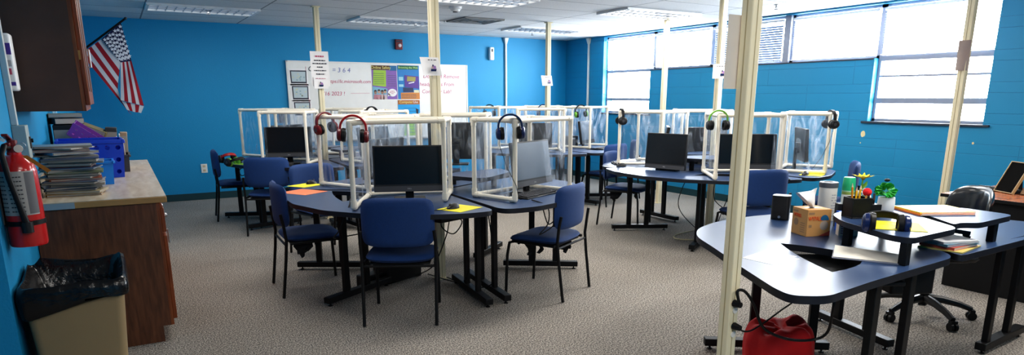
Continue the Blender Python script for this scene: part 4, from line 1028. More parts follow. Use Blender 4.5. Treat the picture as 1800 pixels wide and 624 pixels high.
# ---------- table B (by the whiteboard)
HB = (2.13, 8.16)
def off(h, q): return (h[0]+q[0], h[1]+q[1])
def std_legs(h, angs): return [(off(h, pol(a, 1.0)), off(h, pol(a, .36))) for a in angs]
RB = [(149, 1.22), (165, 1.15), (185, 1.09), (208, 1.06), (230, 1.02), (250, 1.05), (267, 1.1)]
desk(HB, 148, 268, 'dark blue wedge desk with two headphones lying on it, by the wall', RB, holes=[(235, .74, .5, .2)],
     legs=[((1.02, 8.86), (1.62, 8.60)), ((1.13, 7.86), (1.75, 8.02)), ((2.02, 7.2), (2.06, 7.8))])
desk(HB, 268, 388, 'dark blue wedge desk between the two tables beside the whiteboard', RD(268, 388, 1.1, 1.12), holes=[(310, .74, .5, .2)], legs=std_legs(HB, (278, 328)), shelf=shelf_poly(268, .8), posts=[pol(285, .38), pol(370, .38)])
desk(HB, 28, 148, 'dark blue wedge desk right below the whiteboard', RD(28, 148, 1.1, 1.12), holes=[(60, .74, .5, .2), (116, .74, .5, .2)], legs=std_legs(HB, (40, 88)), shelf=shelf_poly(28, .8), posts=[pol(45, .38), pol(130, .38)])
# ---------- table C (by the windows)
HC = (5.46, 5.03)
desk(HC, 150, 270, 'dark blue wedge desk carrying the bare monitor by the windows', RD(150, 270, 1.19, 1.21), holes=[(228, .82, .5, .2)],
     legs=[((4.675, 5.744), (5.238, 5.446)), ((4.67, 4.502), (5.20, 4.82)), ((5.30, 4.0), (5.38, 4.6))], shelf=[pol(160, .12), pol(165, .55), pol(190, .56), pol(225, .55), pol(250, .5), pol(262, .12)], posts=[pol(195, .45), pol(165, .45), pol(245, .4)])
desk(HC, 270, 390, 'dark blue wedge desk holding the yellow pad and black hung headphones', RD(270, 390, 1.19, 1.21), holes=[(312, .84, .5, .2)], legs=std_legs(HC, (282, 332)))
desk(HC, 30, 150, 'dark blue wedge desk on the window side of the booth table', RD(30, 150, 1.19, 1.2), holes=[(62, .8, .5, .2)],
     legs=[((5.66, 6.365), (5.663, 5.72)), (off(HC, pol(20, 1.05)), off(HC, pol(20, .4)))], shelf=shelf_poly(30, .8), posts=[pol(45, .38), pol(130, .38)])
# ---------- table D (back corner)
HD = (5.40, 8.19)
desk(HD, 150, 270, 'dark blue wedge desk in the back corner group, toward the whiteboard', RD(150, 270, 1.1, 1.12), holes=[(228, .74, .5, .2)], legs=std_legs(HD, (162, 210, 258)))
desk(HD, 270, 390, 'dark blue wedge desk in the corner group under the green hung headphones', RD(270, 390, 1.1, 1.14), holes=[(318, .76, .5, .2)], legs=std_legs(HD, (282, 330, 378)))
desk(HD, 30, 150, 'dark blue wedge desk of the corner group nearest the back wall', RD(30, 150, 1.1, 1.12), holes=[(60, .74, .5, .2)], legs=std_legs(HD, (42, 90, 138)))

# ---------- booths
f240 = [(-.885, -.615), (-.205, -.585), (.01, -.22), (-.605, -.085)]
f300 = [(.205, -.885), (.845, -.655), (.695, -.29), (.085, -.485)]
f120 = [(-.18, 1.02), (-.735, .775), (-.50, .28), (.06, .54)]
f60 = [(.94, .84), (.43, 1.13), (.15, .69), (.66, .40)]
booth(HA, *f240, 'white pipe booth around the monitor behind the centre front chair')
booth(HA, *f300, 'white pipe booth with navy headphones around the tilted monitor')
booth(HA, *f120, 'white pipe booth behind the orange sheet, dark red headphones on its rail')
booth(HA, *f60, 'white pipe booth across the table behind the cream pole')
fB240 = [(-.80, -.42), (-.36, -.62), (-.14, -.28), (-.56, -.05)]
booth(HB, *fB240, 'white pipe booth around the monitor by the blue wall and whiteboard', top=1.33)
booth(HB, (-.22, 1.02), (-.80, .90), (-.55, .42), (.03, .52), 'white pipe booth standing behind the wall side booth of the whiteboard table')
booth(HB, *[(p[0], p[1]+.05) for p in f300], 'white pipe booth below the posters at the whiteboard table', top=1.33)
booth(HB, *[(p[0]*.95, p[1]*.95) for p in f60], 'white pipe booth closest to the whiteboard at the rear table')
fC240 = [(-.86, -.83), (-.345, -1.20+.08), (.02, -.66), (-.49, -.33)]
booth(HC, *fC240, 'white pipe booth with green headphones hanging on its corner')
fC300 = [(.425, -1.045), (.94, -.76), (.70, -.38), (.16, -.70)]
booth(HC, *fC300, 'white pipe booth with black headphones in front of the tall window wall')
booth(HC, (-.22, .98), (-.73, .70), (-.38, .95-.02-.52), (.10, .52), 'white pipe booth with black headphones before the corner window')
booth(HC, (.93, .80), (.44, 1.09), (.16, .66), (.66, .37), 'white pipe booth on the window side of the middle pole')
booth(HD, (.44, -.45), (1.0, -.13), (.70, .36), (.27, .0), 'white pipe booth with green headphones in the back corner group', top=1.345)
booth(HD, (.75, .80), (.27, 1.07), (.0, .60), (.47, .31), 'white pipe booth with navy headphones before the back wall, by the thin pole', top=1.345)
booth(HD, (-.33, .88), (-.95, .62), (-.73, .15), (-.13, .42), 'white pipe booth beside the whiteboard in the corner group', top=1.345)
booth(HD, (-.86, -.58), (-.30, -.86), (-.08, -.42), (-.58, -.16), 'white pipe booth of the corner group, one nearer the front table', top=1.335)

# ---------- monitors
monitor(1.78, 4.53, 249, .803, 'black monitor in the booth behind the centre front chair')
monitor(2.775, 4.40, -66, .80, 'tilted monitor reflecting window light, in the booth with navy headphones', tilt=8, m=mat('screen_glare_tint', (.10, .13, .17), .42), h=.345)  # window glare is put into this screen's base colour
monitor(1.93, 5.52, 122, .80, 'monitor seen from behind through vinyl under the dark red headphones', arm=True)
monitor(2.66, 5.56, 60, .92, 'grey backed monitor on the raised shelf behind the cream pole', base_z=.872, logo=False)
monitor(1.63, 7.80, 252, .815, 'black monitor in the booth by the blue wall')
monitor(2.60, 7.66, -62, .80, 'dark monitor in the booth below the posters')
monitor(1.80, 8.78, 120, .80, 'dark monitor at the wall side behind the rear table booth')
monitor(4.765, 5.03, 194, .758, 'black monitor standing bare on the desk by the windows', w=.475, h=.36, arm=False, tilt=5)
monitor(5.30, 5.66, 138, .80, 'monitor turned to the side in the booth before the corner window', tilt=10, h=.36)
monitor(5.16, 4.33, 236, .80, 'black monitor half hidden by the thick front pole', w=.55)
monitor(6.02, 4.36, -42, .84, 'monitor seen edge-on with its stand in the booth by the tall window', h=.33, tilt=4)
monitor(5.93, 5.62, 60, .80, 'grey backed monitor on the window side behind the bare monitor', logo=False)
monitor(5.98, 7.98, -58, .80, 'monitor in the corner booth under the green headphones', tilt=8, m=mat('screen_glare_tint', (.10, .13, .17), .42))
monitor(4.85, 7.70, 236, .80, 'dark monitor in the corner group booth, one nearer the front table')

# ---------- headphones on booths
headphones(*off(HA, (-.70, .71)), 1.352, 20, 'dark red headphones hanging on the rail beside the post', M_dred, M_dred, mcush=M_black, roll=-8)
headphones(*off(HA, (-.85, -.60)), 1.362, -22, 'bright red headphones hanging on the front booth corner', M_red, M_dred, roll=4)
headphones(*off(HA, (.17, -.87)), 1.362, -24, 'navy headphones hanging on the corner before the tilted monitor', M_navy, M_navy, cable=[(-.085, -.01, -.20), (-.04, .0, -.36), (.02, -.02, -.50), (.03, -.02, -.58)], roll=-3)
headphones(*off(HC, (-.70, .715)), 1.352, 65, 'black headphones hanging on the booth before the corner window', M_black, M_blackp, roll=0, cable=[(-.08, 0, -.3), (-.06, .02, -.45), (-.10, .02, -.56)])
headphones(*off(HC, (-.87, -.83)), 1.362, -30, 'black and green headphones hanging beside the thick front pole', M_green, M_blackp)
headphones(*off(HC, (.455, -1.03)), 1.352, 60, 'black headphones hanging on the booth by the tall window', M_black, M_blackp, cable=[(-.06, .02, -.30), (.0, .06, -.46), (.02, .12, -.56)])
headphones(*off(HD, (.37, -.30)), 1.362, -20, 'lime trimmed black headphones hanging in the back corner group', M_black, M_green, roll=-6)
headphones(*off(HD, (.22, .46)), 1.362, -25, 'navy headphones hanging by the thin pole at the back wall', M_navy, M_navy)
headphones(*off(HD, (-.52, .82)), 1.362, -20, 'black headphones hanging on the booth beside the whiteboard', M_black, M_black)
headphones(*off(HB, (.42, -.70)), 1.350, 20, 'black headphones on the rail below the posters', M_black, M_black, roll=40)

# ---------- pads, papers, mice, keyboards
pad(1.93, 4.00, 26, 'bright yellow mouse pad beside the booth behind the centre front chair', .25, .20, M_yel)
mouse(1.885, 4.015, 200, 'black mouse on the yellow pad by the centre front chair')
pad(1.32, 5.76, 32, 'yellow mouse pad behind the orange sheet', .24, .20, M_yel)
mouse(1.385, 5.83, 30, 'black mouse on the yellow pad behind the orange sheet')
pad(1.205, 5.36, 32, 'orange sheet of paper on the front wedge desk', .25, .29, M_org, 'paper', 'paper_sheet', t=.0008)
pad(off(HC, (.30, -1.0))[0], off(HC, (.30, -1.0))[1], 25, 'yellow mouse pad by the chair behind the thick pole', .22, .20, M_yel)
mouse(off(HC, (.22, -.98))[0], off(HC, (.22, -.98))[1], 200, 'black mouse on the pad behind the speaker and tissue box')
pad(1.20, 8.02, 30, 'lime green pad under the wall table headphones', .24, .20, mat('lime_pad', (.30, .60, .04), .6))
mouse(4.66, 5.60, 140, 'black mouse beside the booth before the corner window')
keyboard(2.70, 4.245, 25, 'black keyboard in front of the tilted monitor')
keyboard(4.93, 5.74, -25, 'black keyboard beside the booth before the corner window')
keyboard(1.40, 7.62, -18, 'black keyboard in front of the wall booth monitor')
keyboard(5.05, 4.03, -36, 'black keyboard under the green headphones')
keyboard(6.03, 7.62, 28, 'black keyboard below the green headphones in the corner group')
keyboard(5.66, 5.55, 80, 'black keyboard on the window side of the middle pole')
# headphones lying on table B
h1 = headphones(1.10, 8.52, ZT+.075, 10, 'red banded headphones lying on the wall table', M_red, M_blackp, tiltx=62)
h2 = headphones(1.14, 7.96, ZT+.07, 40, 'black and lime headphones lying on the wall table edge', M_black, M_blackp, mcush=M_green, tiltx=70)
# mini computers / black box on table D
b = thing('speaker_box', 'small black box with a pale label at the corner group edge', 'speaker', (5.82, 8.18, ZT))
MB().box((0, 0, .085), (.17, .13, .17)).build('cabinet', M_blackp, b, bevel=.006)
MB().quad((-.04, -.0655, .12), (.03, -.0655, .12), (.03, -.0655, .145), (-.04, -.0655, .145)).build('label_sticker', M_offw, b, smooth=0)
b = thing('computer_tower', 'black computer case lying on the carpet under the front table', 'computer', (1.86, 5.08, 0), .35)
MB().box((0, 0, .14), (.36, .20, .28)).build('case', M_blackp, b, bevel=.01)
MB().box((0, -.102, .2), (.30, .004, .08)).build('drive_panel', M_grey, b, smooth=0)
MB().box((-.28, .0, .05), (.20, .12, .10)).build('power_supply', M_blackp, b, bevel=.01)

# ---------- chairs
chair(1.577, 4.18, 62, 'blue chair with its back to us at the centre of the front table')
chair(1.20, 5.20, -2, 'blue chair seen from the side beside the orange sheet', rag=True)
chair(2.737, 4.165, 119, 'blue chair at the keyboard of the tilted monitor', rag=True)
chair(1.60, 6.28, -75, 'blue chair tucked in behind the yellow pad of the orange sheet desk')
chair(1.19, 8.82, -4, 'blue chair against the blue wall side, by the wall outlet')
chair(1.395, 7.66, 66, 'blue chair before the wall booth monitor, its back to us')
chair(5.08, 5.98, -60, 'blue chair with torn lining at the booth before the corner window', rag=True)
chair(4.97, 4.09, 70, 'blue chair behind the small black speaker and thick pole')
chair(6.14, 4.10, 128, 'blue chair at the tall window booth, behind the green topped spray can')
chair(5.80, 7.34, 100, 'blue chair of the corner group under the green headphones')
chair(6.42, 7.75, 150, 'blue chair of the corner group closest to the window wall')

# ---------- cables under the tables
for lab, pts in (('black cord drooping from the orange sheet desk over its chair', [(1.56, 5.02, .75), (1.42, 4.80, .743), (1.30, 4.45, .748), (1.22, 4.42, .60), (1.22, 4.60, .50), (1.35, 4.72, .48), (1.42, 4.5, .55), (1.40, 4.22, .72), (1.42, 4.26, .745)]),
    ('black cords looping below the yellow pad of the front desk', [(1.95, 4.3, .68), (1.90, 4.25, .58), (1.98, 4.22, .52), (2.06, 4.24, .60), (2.0, 4.3, .63), (1.94, 4.26, .50), (1.98, 4.6, .2), (1.95, 4.9, .05)]),
    ('long thin cord hanging to the floor beside the desk seam', [(2.02, 4.12, .69), (2.06, 4.14, .45), (2.13, 4.3, .2), (2.2, 4.6, .03), (2.1, 5.0, .02)]),
    ('cord hanging behind the seam legs of the front table', [(2.35, 4.4, .69), (2.36, 4.35, .45), (2.32, 4.2, .15), (2.25, 4.4, .03), (2.18, 4.8, .03)]),
    ('thin black cords dangling below the tilted monitor keyboard', [(2.52, 4.02, .75), (2.55, 3.86, .72), (2.56, 3.86, .60), (2.50, 3.88, .52), (2.62, 3.90, .56), (2.68, 3.92, .62), (2.60, 3.92, .58), (2.6, 4.0, .70)]),
    ('pale cord coiled on the carpet below the bare monitor desk', [(5.45, 5.2, .02), (5.1, 5.15, .012), (4.95, 5.0, .012), (5.1, 4.85, .012), (5.5, 4.75, .02), (5.7, 4.9, .2)]),
    ('black cord drooping beneath the bare monitor desk', [(5.3, 5.2, .69), (5.1, 5.15, .35), (5.2, 5.0, .12), (5.45, 5.1, .05)]),
    ('black cord tangle beneath the green headphones booth', [(5.4, 4.6, .69), (5.2, 4.6, .4), (5.3, 4.75, .1), (5.5, 4.6, .2), (5.45, 4.9, .35), (5.25, 4.8, .5), (5.5, 5.0, .69)]),
    ('thin cord hanging beneath the wall table headphones', [(1.2, 7.95, .70), (1.16, 7.9, .64), (1.12, 7.92, .62), (1.10, 7.99, .66), (1.16, 8.05, .70)])):
    cable(lab, pts, .0045 if 'pale' not in lab else .006, mat('pale_cord', (.55, .50, .32), .6) if 'pale' in lab else None)
b = thing('power_strip', 'black power block on the carpet at the middle pole', 'power strip', (5.52, 4.78, 0), .4)
MB().box((0, 0, .06), (.34, .16, .12)).build('block_body', M_blackp, b, bevel=.01)
MB().box((.05, -.082, .07), (.1, .006, .05)).build('socket_panel', M_grey, b, smooth=0)

# ------------------------------------------------------------------ teacher's kidney desk
HT = (3.42, 1.50)
def rel(pts): return [(p[0]-HT[0], p[1]-HT[1]) for p in pts]
o1 = rounded(rel([(3.36, 1.525), (2.60, 1.478), (2.25, 1.44), (2.14, 1.52), (2.17, 1.62), (2.33, 1.93), (2.50, 2.23), (2.64, 2.50), (2.80, 2.65), (3.05, 2.75), (3.36, 2.775), (3.70, 2.73), (4.02, 2.55)])[::-1], .10, 6)
desk(HT, 60, 180, 'blue topped kidney desk with the tissue box, its edge by the thick pole', None, holes=[(149, .80, .58, .25)], pts=o1,
     shelf=[(-.03, .045), (-.455, .03), (-.475, .11), (-.34, .45), (-.20, .60), (.10, .66), (.31, .60)][::-1], posts=[(-.285, .455), (-.445, .075), (.2, .55)])
T1 = bpy.data.objects[[o.name for o in bpy.data.objects if o.get('label', '').startswith('blue topped kidney')][0]]
for a, b, c in (((2.88, 2.626), (3.46, 2.2), (.39, .86)), ((3.946, 2.614), (3.80, 2.02), (.3, .7)), ((2.70, 1.60), (3.32, 1.63), (.22, .72))):
    leg_part(T1, (a[0]-HT[0], a[1]-HT[1]), (b[0]-HT[0], b[1]-HT[1]), c, bar=False)
MB().box((-.50, .345, .668), (.54, .34, .02), R(59)).build('slot_tray', M_black, T1, bevel=.004)
MB().box((.02, .35, .60), (.30, .22, .20), R(60)).build('keyboard_crank_box', M_black, T1, bevel=.01)
o2 = rounded(rel([(3.372, 1.525), (4.12, 1.545), (4.64, 1.60), (4.70, 1.72), (4.60, 2.02), (4.36, 2.33), (4.045, 2.56)]), .07, 6)
desk(HT, 0, 60, 'blue topped wedge desk with yellow folders, in front of the office chair', None, pts=o2,
     shelf=[(.03, .11), (.11, .12), (.18, .065), (.59, .085), (.60, .36), (.41, .57), (.28, .45)], posts=[(.45, .12), (.50, .40)])
T2 = bpy.data.objects[[o.name for o in bpy.data.objects if o.get('label', '').startswith('blue topped wedge desk with yellow')][0]]
leg_part(T2, (4.20-HT[0], 1.72-HT[1]), (4.78-HT[0], 1.755-HT[1]), (.12, .62))

def at(x, y, z):
    d = ray(x, y); return Vector((0, 0, H))+d*((z-H)/d.z)
# papers
pad(2.58, 1.985, 12, 'loose white sheet lying on the kidney desk beside the pole', .215, .165, M_white, 'paper', 'paper_sheet', t=.0007)
pad(2.565, 1.955, 4, 'second white sheet peeking out under the loose one on the kidney desk', .20, .15, M_white, 'paper', 'paper_sheet', z=ZT-.0002, t=.0006)
f = thing('folder', 'cream paper folder lying open beneath the raised shelf', 'folder', (2.985, 1.745, ZT), R(-58))
MB().box((0, 0, .003), (.31, .215, .004)).build('cover', mat('fold_grey', (.30, .32, .40), .5), f, smooth=0)
MB().add([(-.15, -.10, .008), (.14, -.10, .006), (.15, .10, .006), (-.15, .11, .022)], [(0, 1, 2, 3)]).build('paper', mat('manila', (.78, .74, .66), .6), f, smooth=0)
# black speaker
s = thing('desk_speaker', 'small black desktop speaker beside the tissue box', 'speaker', (3.47, 2.62, ZT), R(-60))
MB().prism(rrect(.105, .10, .025), 0, .15).build('cabinet', M_blackp, s, bevel=.006)
MB().prism([(x, y) for x, y in rrect(.085, .02, .009)], .012, .138).build('grille', mat('grille_cloth', (.02, .02, .022), .9, bump=.4, bscale=400), s).location = (0, -.046, 0)
MB().lathe([(.001, .006), (.008, .006), (.008, 0), (.001, 0)], (0, -.058, .022), 10, M=Matrix.Rotation(PI/2, 3, 'X')).build('knob', M_steel, s)
# wipes box
tb = thing('wipes_box', 'orange-brown cardboard box of wipes with a white wipe pulled out', 'tissue box', (3.222, 2.232, ZT), R(-19))
bw, bd, bh = .145, .135, .148
MB().box((0, 0, bh/2), (bw, bd, bh)).build('carton', M_card, tb, bevel=.002)
MB().add([(.055*math.cos(a), .022*math.sin(a), bh+.0008) for a in [2*PI*i/16 for i in range(16)]], [tuple(range(16))]).build('slot', M_grey, tb, smooth=0)
yf = -bd/2-.0008; xf = -bw/2-.0008
pr = MB().quad((-bw*.46, yf, bh*.82), (-bw*.22, yf, bh*.82), (-bw*.22, yf, bh*.90), (-bw*.46, yf, bh*.90), 0)
pr.add([(.032+.027*math.cos(a), yf, .088+.030*math.sin(a)) for a in [PI*i/14 for i in range(15)]], [tuple(range(15))], 1)
pr.add([(.032+.025*math.cos(a), yf, .060+.026*math.sin(a)) for a in [2*PI*i/20 for i in range(20)]], [tuple(range(20))], 2)
pr.add([(bw*.02, yf, .002), (bw*.5, yf, .002), (bw*.5, yf, .030)], [(0, 1, 2)], 3)
pr.quad((-bw*.42, yf, .05), (-bw*.30, yf, .05), (-bw*.30, yf, .065), (-bw*.42, yf, .065), 0)
pr.quad((xf, bd*.45, bh*.84), (xf, bd*.12, bh*.84), (xf, bd*.12, bh*.91), (xf, bd*.45, bh*.91), 0)
pr.add([(xf, .028+.020*math.cos(a), .070+.020*math.sin(a)) for a in [2*PI*i/16 for i in range(16)]], [tuple(range(15, -1, -1))], 0)
for q in range(5): pr.quad((xf, -.01, .02+.012*q), (xf, -.05, .02+.012*q), (xf, -.05, .024+.012*q), (xf, -.01, .024+.012*q), 0)
pr.build('print', [mat('print_umber', (.36, .22, .12), .7), mat('print_teal', (.02, .30, .42), .6), mat('print_grey', (.45, .38, .33), .6), mat('print_red', (.45, .08, .06), .6)], tb, smooth=0)
Mrr = mat('wypall_red', (.80, .10, .02), .6)
text('WYPALL', .034, Mrr, tb, (-.026, yf-.0004, bh*.66), BACK, sx=.62)
text('WYPALL', .028, Mrr, tb, (xf-.0004, .018, bh*.72), (PI/2, 0, -PI/2), sx=.62)
mb = MB(); base = [(.040*math.cos(a), .012*math.sin(a), bh+.001) for a in [2*PI*i/14 for i in range(14)]]; rings = []
for q in range(6):
    t = q/5; ring = []
    for i in range(14):
        a = 2*PI*i/14; w = .012+.050*t; th = .008+.010*math.sin(PI*t)+.004*math.sin(3*a+q)
        ring.append((w*math.cos(a)*(1+.12*math.sin(5*a))-.050*t, th*math.sin(a)+.01*math.sin(2*a+t*4)*t, bh+.001+.088*t+.010*t*math.cos(a*2)+.012*t*math.cos(a)))
    rings.append(ring)
mb.add([p for r_ in rings for p in r_], [(i*14+j, i*14+(j+1) % 14, (i+1)*14+(j+1) % 14, (i+1)*14+j) for i in range(5) for j in range(14)]+[tuple(5*14+j for j in range(14))])
mb.build('wipe', M_white, tb, smooth=50)
# wipes canister and spray can
w_ = thing('wipes_canister', 'white wipes canister with grey lid behind the cardboard box', 'canister', (3.68, 2.455, ZT))
MB().lathe([(.05, 0), (.052, .004), (.052, .205), (.001, .205)], n=28).build('canister_body', M_offw, w_)
MB().lathe([(.054, .205), (.055, .209), (.055, .232), (.052, .236), (.030, .236), (.028, .231), (.001, .231)], n=28).build('lid', mat('lid_grey', (.12, .13, .15), .4), w_)
mb = MB()
for q in range(9):
    for a0, a1 in ((R(-120), R(-40)), ):
        n = 6
        for i in range(n):
            if (q*7+i*3) % 5 == 0: continue
            b0, b1 = a0+(a1-a0)*i/n, a0+(a1-a0)*(i+.85)/n; zz = .03+.016*q
            mb.quad(*[(.0526*math.cos(b), .0526*math.sin(b), z) for b, z in ((b0, zz), (b1, zz), (b1, zz+.006), (b0, zz+.006))])
mb.build('small_print', mat('print_pale', (.42, .42, .44), .6), w_, smooth=0)
l_ = thing('spray_can', 'spray can with green cap and dark script lettering behind the canister', 'spray can', (3.76, 2.375, ZT))
MB().lathe([(.034, 0), (.036, .004), (.036, .200), (.032, .207), (.001, .207)], n=24, mi=0).build('can_body', mat('can_green', (.30, .52, .36), .3), l_)
MB().lathe([(.0365, .19), (.0365, .215), (.034, .262), (.031, .268), (.001, .268)], n=24).build('cap', mat('cap_green', (.03, .45, .20), .35), l_)
mb = MB()
def wrap(mb, r, a0, a1, z0, z1, mi, n=10):
    for i in range(n):
        b0, b1 = a0+(a1-a0)*i/n, a0+(a1-a0)*(i+1)/n
        mb.quad(*[(r*math.cos(b), r*math.sin(b), z) for b, z in ((b0, z0), (b1, z0), (b1, z1), (b0, z1))], mi)
wrap(mb, .0364, R(-220), R(40), .11, .165, 0, 18); wrap(mb, .0365, R(-220), R(40), .165, .182, 1, 18); wrap(mb, .0364, R(-220), R(40), .05, .085, 2, 18)
mb.build('label_band', [M_white, mat('band_olive', (.30, .40, .10), .4), mat('band_pink', (.60, .30, .25), .4)], l_, smooth=60)
t = text('Lysol', .040, M_navy, l_, (0, 0, 0), BACK, shear=.25)
# wrap the script round the can
t.location = (0, 0, .137); t.rotation_euler = (0, 0, 0)
for vv in t.data.vertices:
    a = R(-122)+vv.co.x/.037; zz = vv.co.y+vv.co.x*.12; vv.co = (.0369*math.cos(a), .0369*math.sin(a), zz)
# small boxes beside
b_ = thing('paper_box', 'small white printed carton beside the wipes box under the shelf', 'box', (3.37, 2.11, ZT), R(-40))
MB().box((0, 0, .034), (.10, .05, .068)).build('carton', M_offw, b_, smooth=0)
mb = MB()
for q in range(4): mb.quad((-.04, -.0256, .012+.012*q), (-.01, -.0256, .012+.012*q), (-.01, -.0256, .018+.012*q), (-.04, -.0256, .018+.012*q))
mb.quad((.01, -.0256, .035), (.03, -.0256, .035), (.03, -.0256, .05), (.01, -.0256, .05)); mb.build('print', mat('print_plum', (.25, .12, .22), .6), b_, smooth=0)
b_ = thing('blue_carton', 'bright blue small carton standing behind the white printed carton', 'box', (3.47, 2.20, ZT), R(-30))
MB().box((0, 0, .055), (.07, .05, .11)).build('carton', mat('carton_blue', (.01, .10, .55), .5), b_, smooth=0)
b_ = thing('black_case', 'small black case standing below the green capped can', 'case', (3.56, 2.27, ZT), R(-35))
MB().box((0, 0, .07), (.075, .05, .14)).build('case_body', M_blackp, b_, bevel=.004)
# things on the raised shelf
ZS = .872
pc = thing('pencil_cup', 'square black desk organizer holding pencils', 'pencil cup', (3.235, 1.985, ZS), R(-25))
mb = MB(); t_ = .004; cw, cd, ch = .105, .09, .105
for s in (-1, 1): mb.box((s*(cw/2-t_/2), 0, ch/2), (t_, cd, ch)); mb.box((0, s*(cd/2-t_/2), ch/2), (cw-2*t_, t_, ch))
mb.box((0, 0, .003), (cw, cd, .006)); mb.build('cup_body', M_black, pc, bevel=.002)
MB().box((.085, .01, .034), (.065, .075, .068)).build('side_tray', M_black, pc, bevel=.002)
PC = Vector((3.235, 1.985, ZS))
for k, (dx, dy, lx, ly, c) in enumerate(((-.030, .006, -.012, .004, 'orange'), (-.012, -.01, .006, .0, 'amber'), (.003, .012, .004, .006, 'bright yellow'), (.012, -.02, .016, -.006, 'tan'))):
    p_ = thing('pencil', '%s pencil standing point up in the black organizer' % c, 'pencil', tuple(PC+Vector((dx, dy, .007))), 0, 'pencils in the organizer')
    L = .175-.012*k; tip = Vector((lx*1.5, ly, L)); n_ = tip.normalized()
    MB().tube([(0, 0, 0), n_*(L-.022)], .0054, 6).build('shaft', mat('pencil_'+c.replace(' ', '_'), {'orange': (.80, .30, .02), 'amber': (.85, .45, .02), 'bright yellow': (.90, .60, .02), 'tan': (.75, .42, .10)}[c], .4), p_, smooth=0)
    MB().tube([n_*(L-.022), n_*(L-.002)], [.0054, .001], 6).build('sharpened_tip', mat('pencil_wood', (.80, .60, .42), .7), p_, smooth=0)
fp = thing('flower_pen', 'yellow artificial daisy on a green stem in the black organizer', 'flower', tuple(PC+Vector((.030, .012, .030))))
MB().tube([(0, 0, 0), (.005, 0, .10), (.012, 0, .165)], .004, 6).build('stem', M_green, fp)
mb = MB()
for i in range(13):
    a = 2*PI*i/13; c, s = math.cos(a), math.sin(a); r1 = .056
    mb.add([(.012+.008*c, .008*s, .168), (.012+.03*c-.010*s, .03*s+.010*c, .178), (.012+r1*c, r1*s, .188+.006*math.sin(3*a)), (.012+.03*c+.010*s, .03*s-.010*c, .178)], [(0, 1, 2, 3)])
mb.build('petals', mat('petal', (.92, .80, .05), .6), fp, smooth=0, weld=False)
MB().ball((.012, 0, .170), .011, 10).build('flower_head', mat('flower_eye', (.30, .22, .03), .8), fp)
MB().add([(.008, -.002, .11), (.035, -.012, .13), (.042, -.008, .155), (.014, 0, .135)], [(0, 1, 2, 3)]).build('leaf', M_green, fp, smooth=0)
pm = thing('pompom_pen', 'pen topped with a red ball in the black organizer', 'pen', tuple(PC+Vector((.034, -.018, .008))))
MB().tube([(0, 0, 0), (.006, -.002, .105)], .004, 6).build('shaft', M_black, pm)
MB().ball((.007, -.002, .122), .022, 16).build('ball', mat('pom_red', (.75, .02, .03), .9), pm)
for k, (dx, dy, l) in enumerate(((.075, .01, .13), (.095, -.008, .115))):
    q_ = thing('marker_pen', ['black marker in the side tray of the organizer', 'second black marker in the side tray, leaning toward the mug'][k], 'pen', tuple(PC+Vector((dx-.005, dy-.025, .004))), .0, 'markers in the organizer')
    MB().tube([(0, 0, 0), (.012, .01, l)], .005, 8).build('barrel', M_black, q_); MB().tube([(.0085, .007, l*.7), (.012, .01, l)], .006, 8).build('pen_cap', M_grey, q_)
mg = thing('mug', 'white mug with a green ribbon flower behind the organizer', 'mug', (3.46, 1.965, ZS))
MB().lathe([(.035, 0), (.040, .01), (.042, .06), (.040, .09), (.037, .09), (.039, .06), (.035, .01), (.001, .008)], n=24).build('mug_body', M_white, mg)
MB().tube([(.04, 0, .075), (.062, 0, .07), (.066, 0, .045), (.056, 0, .022), (.038, 0, .02)], .006, 8).build('handle', M_white, mg)
bow = thing('ribbon_flower', 'bushy green ribbon flower standing in the white mug', 'flower', (3.455, 1.965, ZS+.01))
MB().tube([(0, 0, 0), (.0, 0, .11)], .003, 5).build('stem', M_green, bow)
mb = MB(); rs = random.Random(5)
for i in range(46):
    a, e = rs.uniform(0, 2*PI), rs.uniform(-.9, 1.3); d = Vector((math.cos(a)*math.cos(e), math.sin(a)*math.cos(e), math.sin(e)*.8)); c = Vector((-.01, 0, .115)); p = c+d*.048; u = d.orthogonal().normalized()*.014; v2 = d.cross(u)
    mb.add([c+d*.012, p+u, p+d*.006, p-u], [(0, 1, 2, 3)]); mb.add([p+v2, p+d*.01, p-v2, c+d*.02], [(0, 1, 2, 3)])
mb.build('ribbon_loops', mat('ribbon', (.03, .42, .06), .5), bow, smooth=0, weld=False)
MB().ball((-.012, 0, .172), .014, 10, sc=(1.2, 1, .6)).build('black_button', M_black, bow)
wt = thing('white_cloth_flower', 'crumpled white cloth blossom leaning out of the side tray', 'flower', tuple(PC+Vector((.10, .035, .06))))
mb = MB()
for i in range(24):
    a, e = rs.uniform(0, 2*PI), rs.uniform(-.5, 1.4); d = Vector((math.cos(a)*math.cos(e), math.sin(a)*math.cos(e), math.sin(e))); p = Vector((0, 0, .045))+d*.034; u = d.orthogonal().normalized()*.014
    mb.add([Vector((0, 0, .04))+d*.008, p+u, p+d*.006, p-u], [(0, 1, 2, 3)])
mb.build('blossom', M_offw, wt, smooth=0, weld=False); MB().tube([(-.01, -.025, -.05), (0, 0, .045)], .003, 5).build('stem', M_green, wt)
pad(3.175, 1.735, -52, 'yellow mouse pad under the headphones on the raised shelf', .22, .24, M_yel, z=ZS)
headphones(3.155, 1.80, ZS+.052, -52, 'navy headphones lying on the yellow pad of the raised shelf', M_black, M_navy, tiltx=-78)
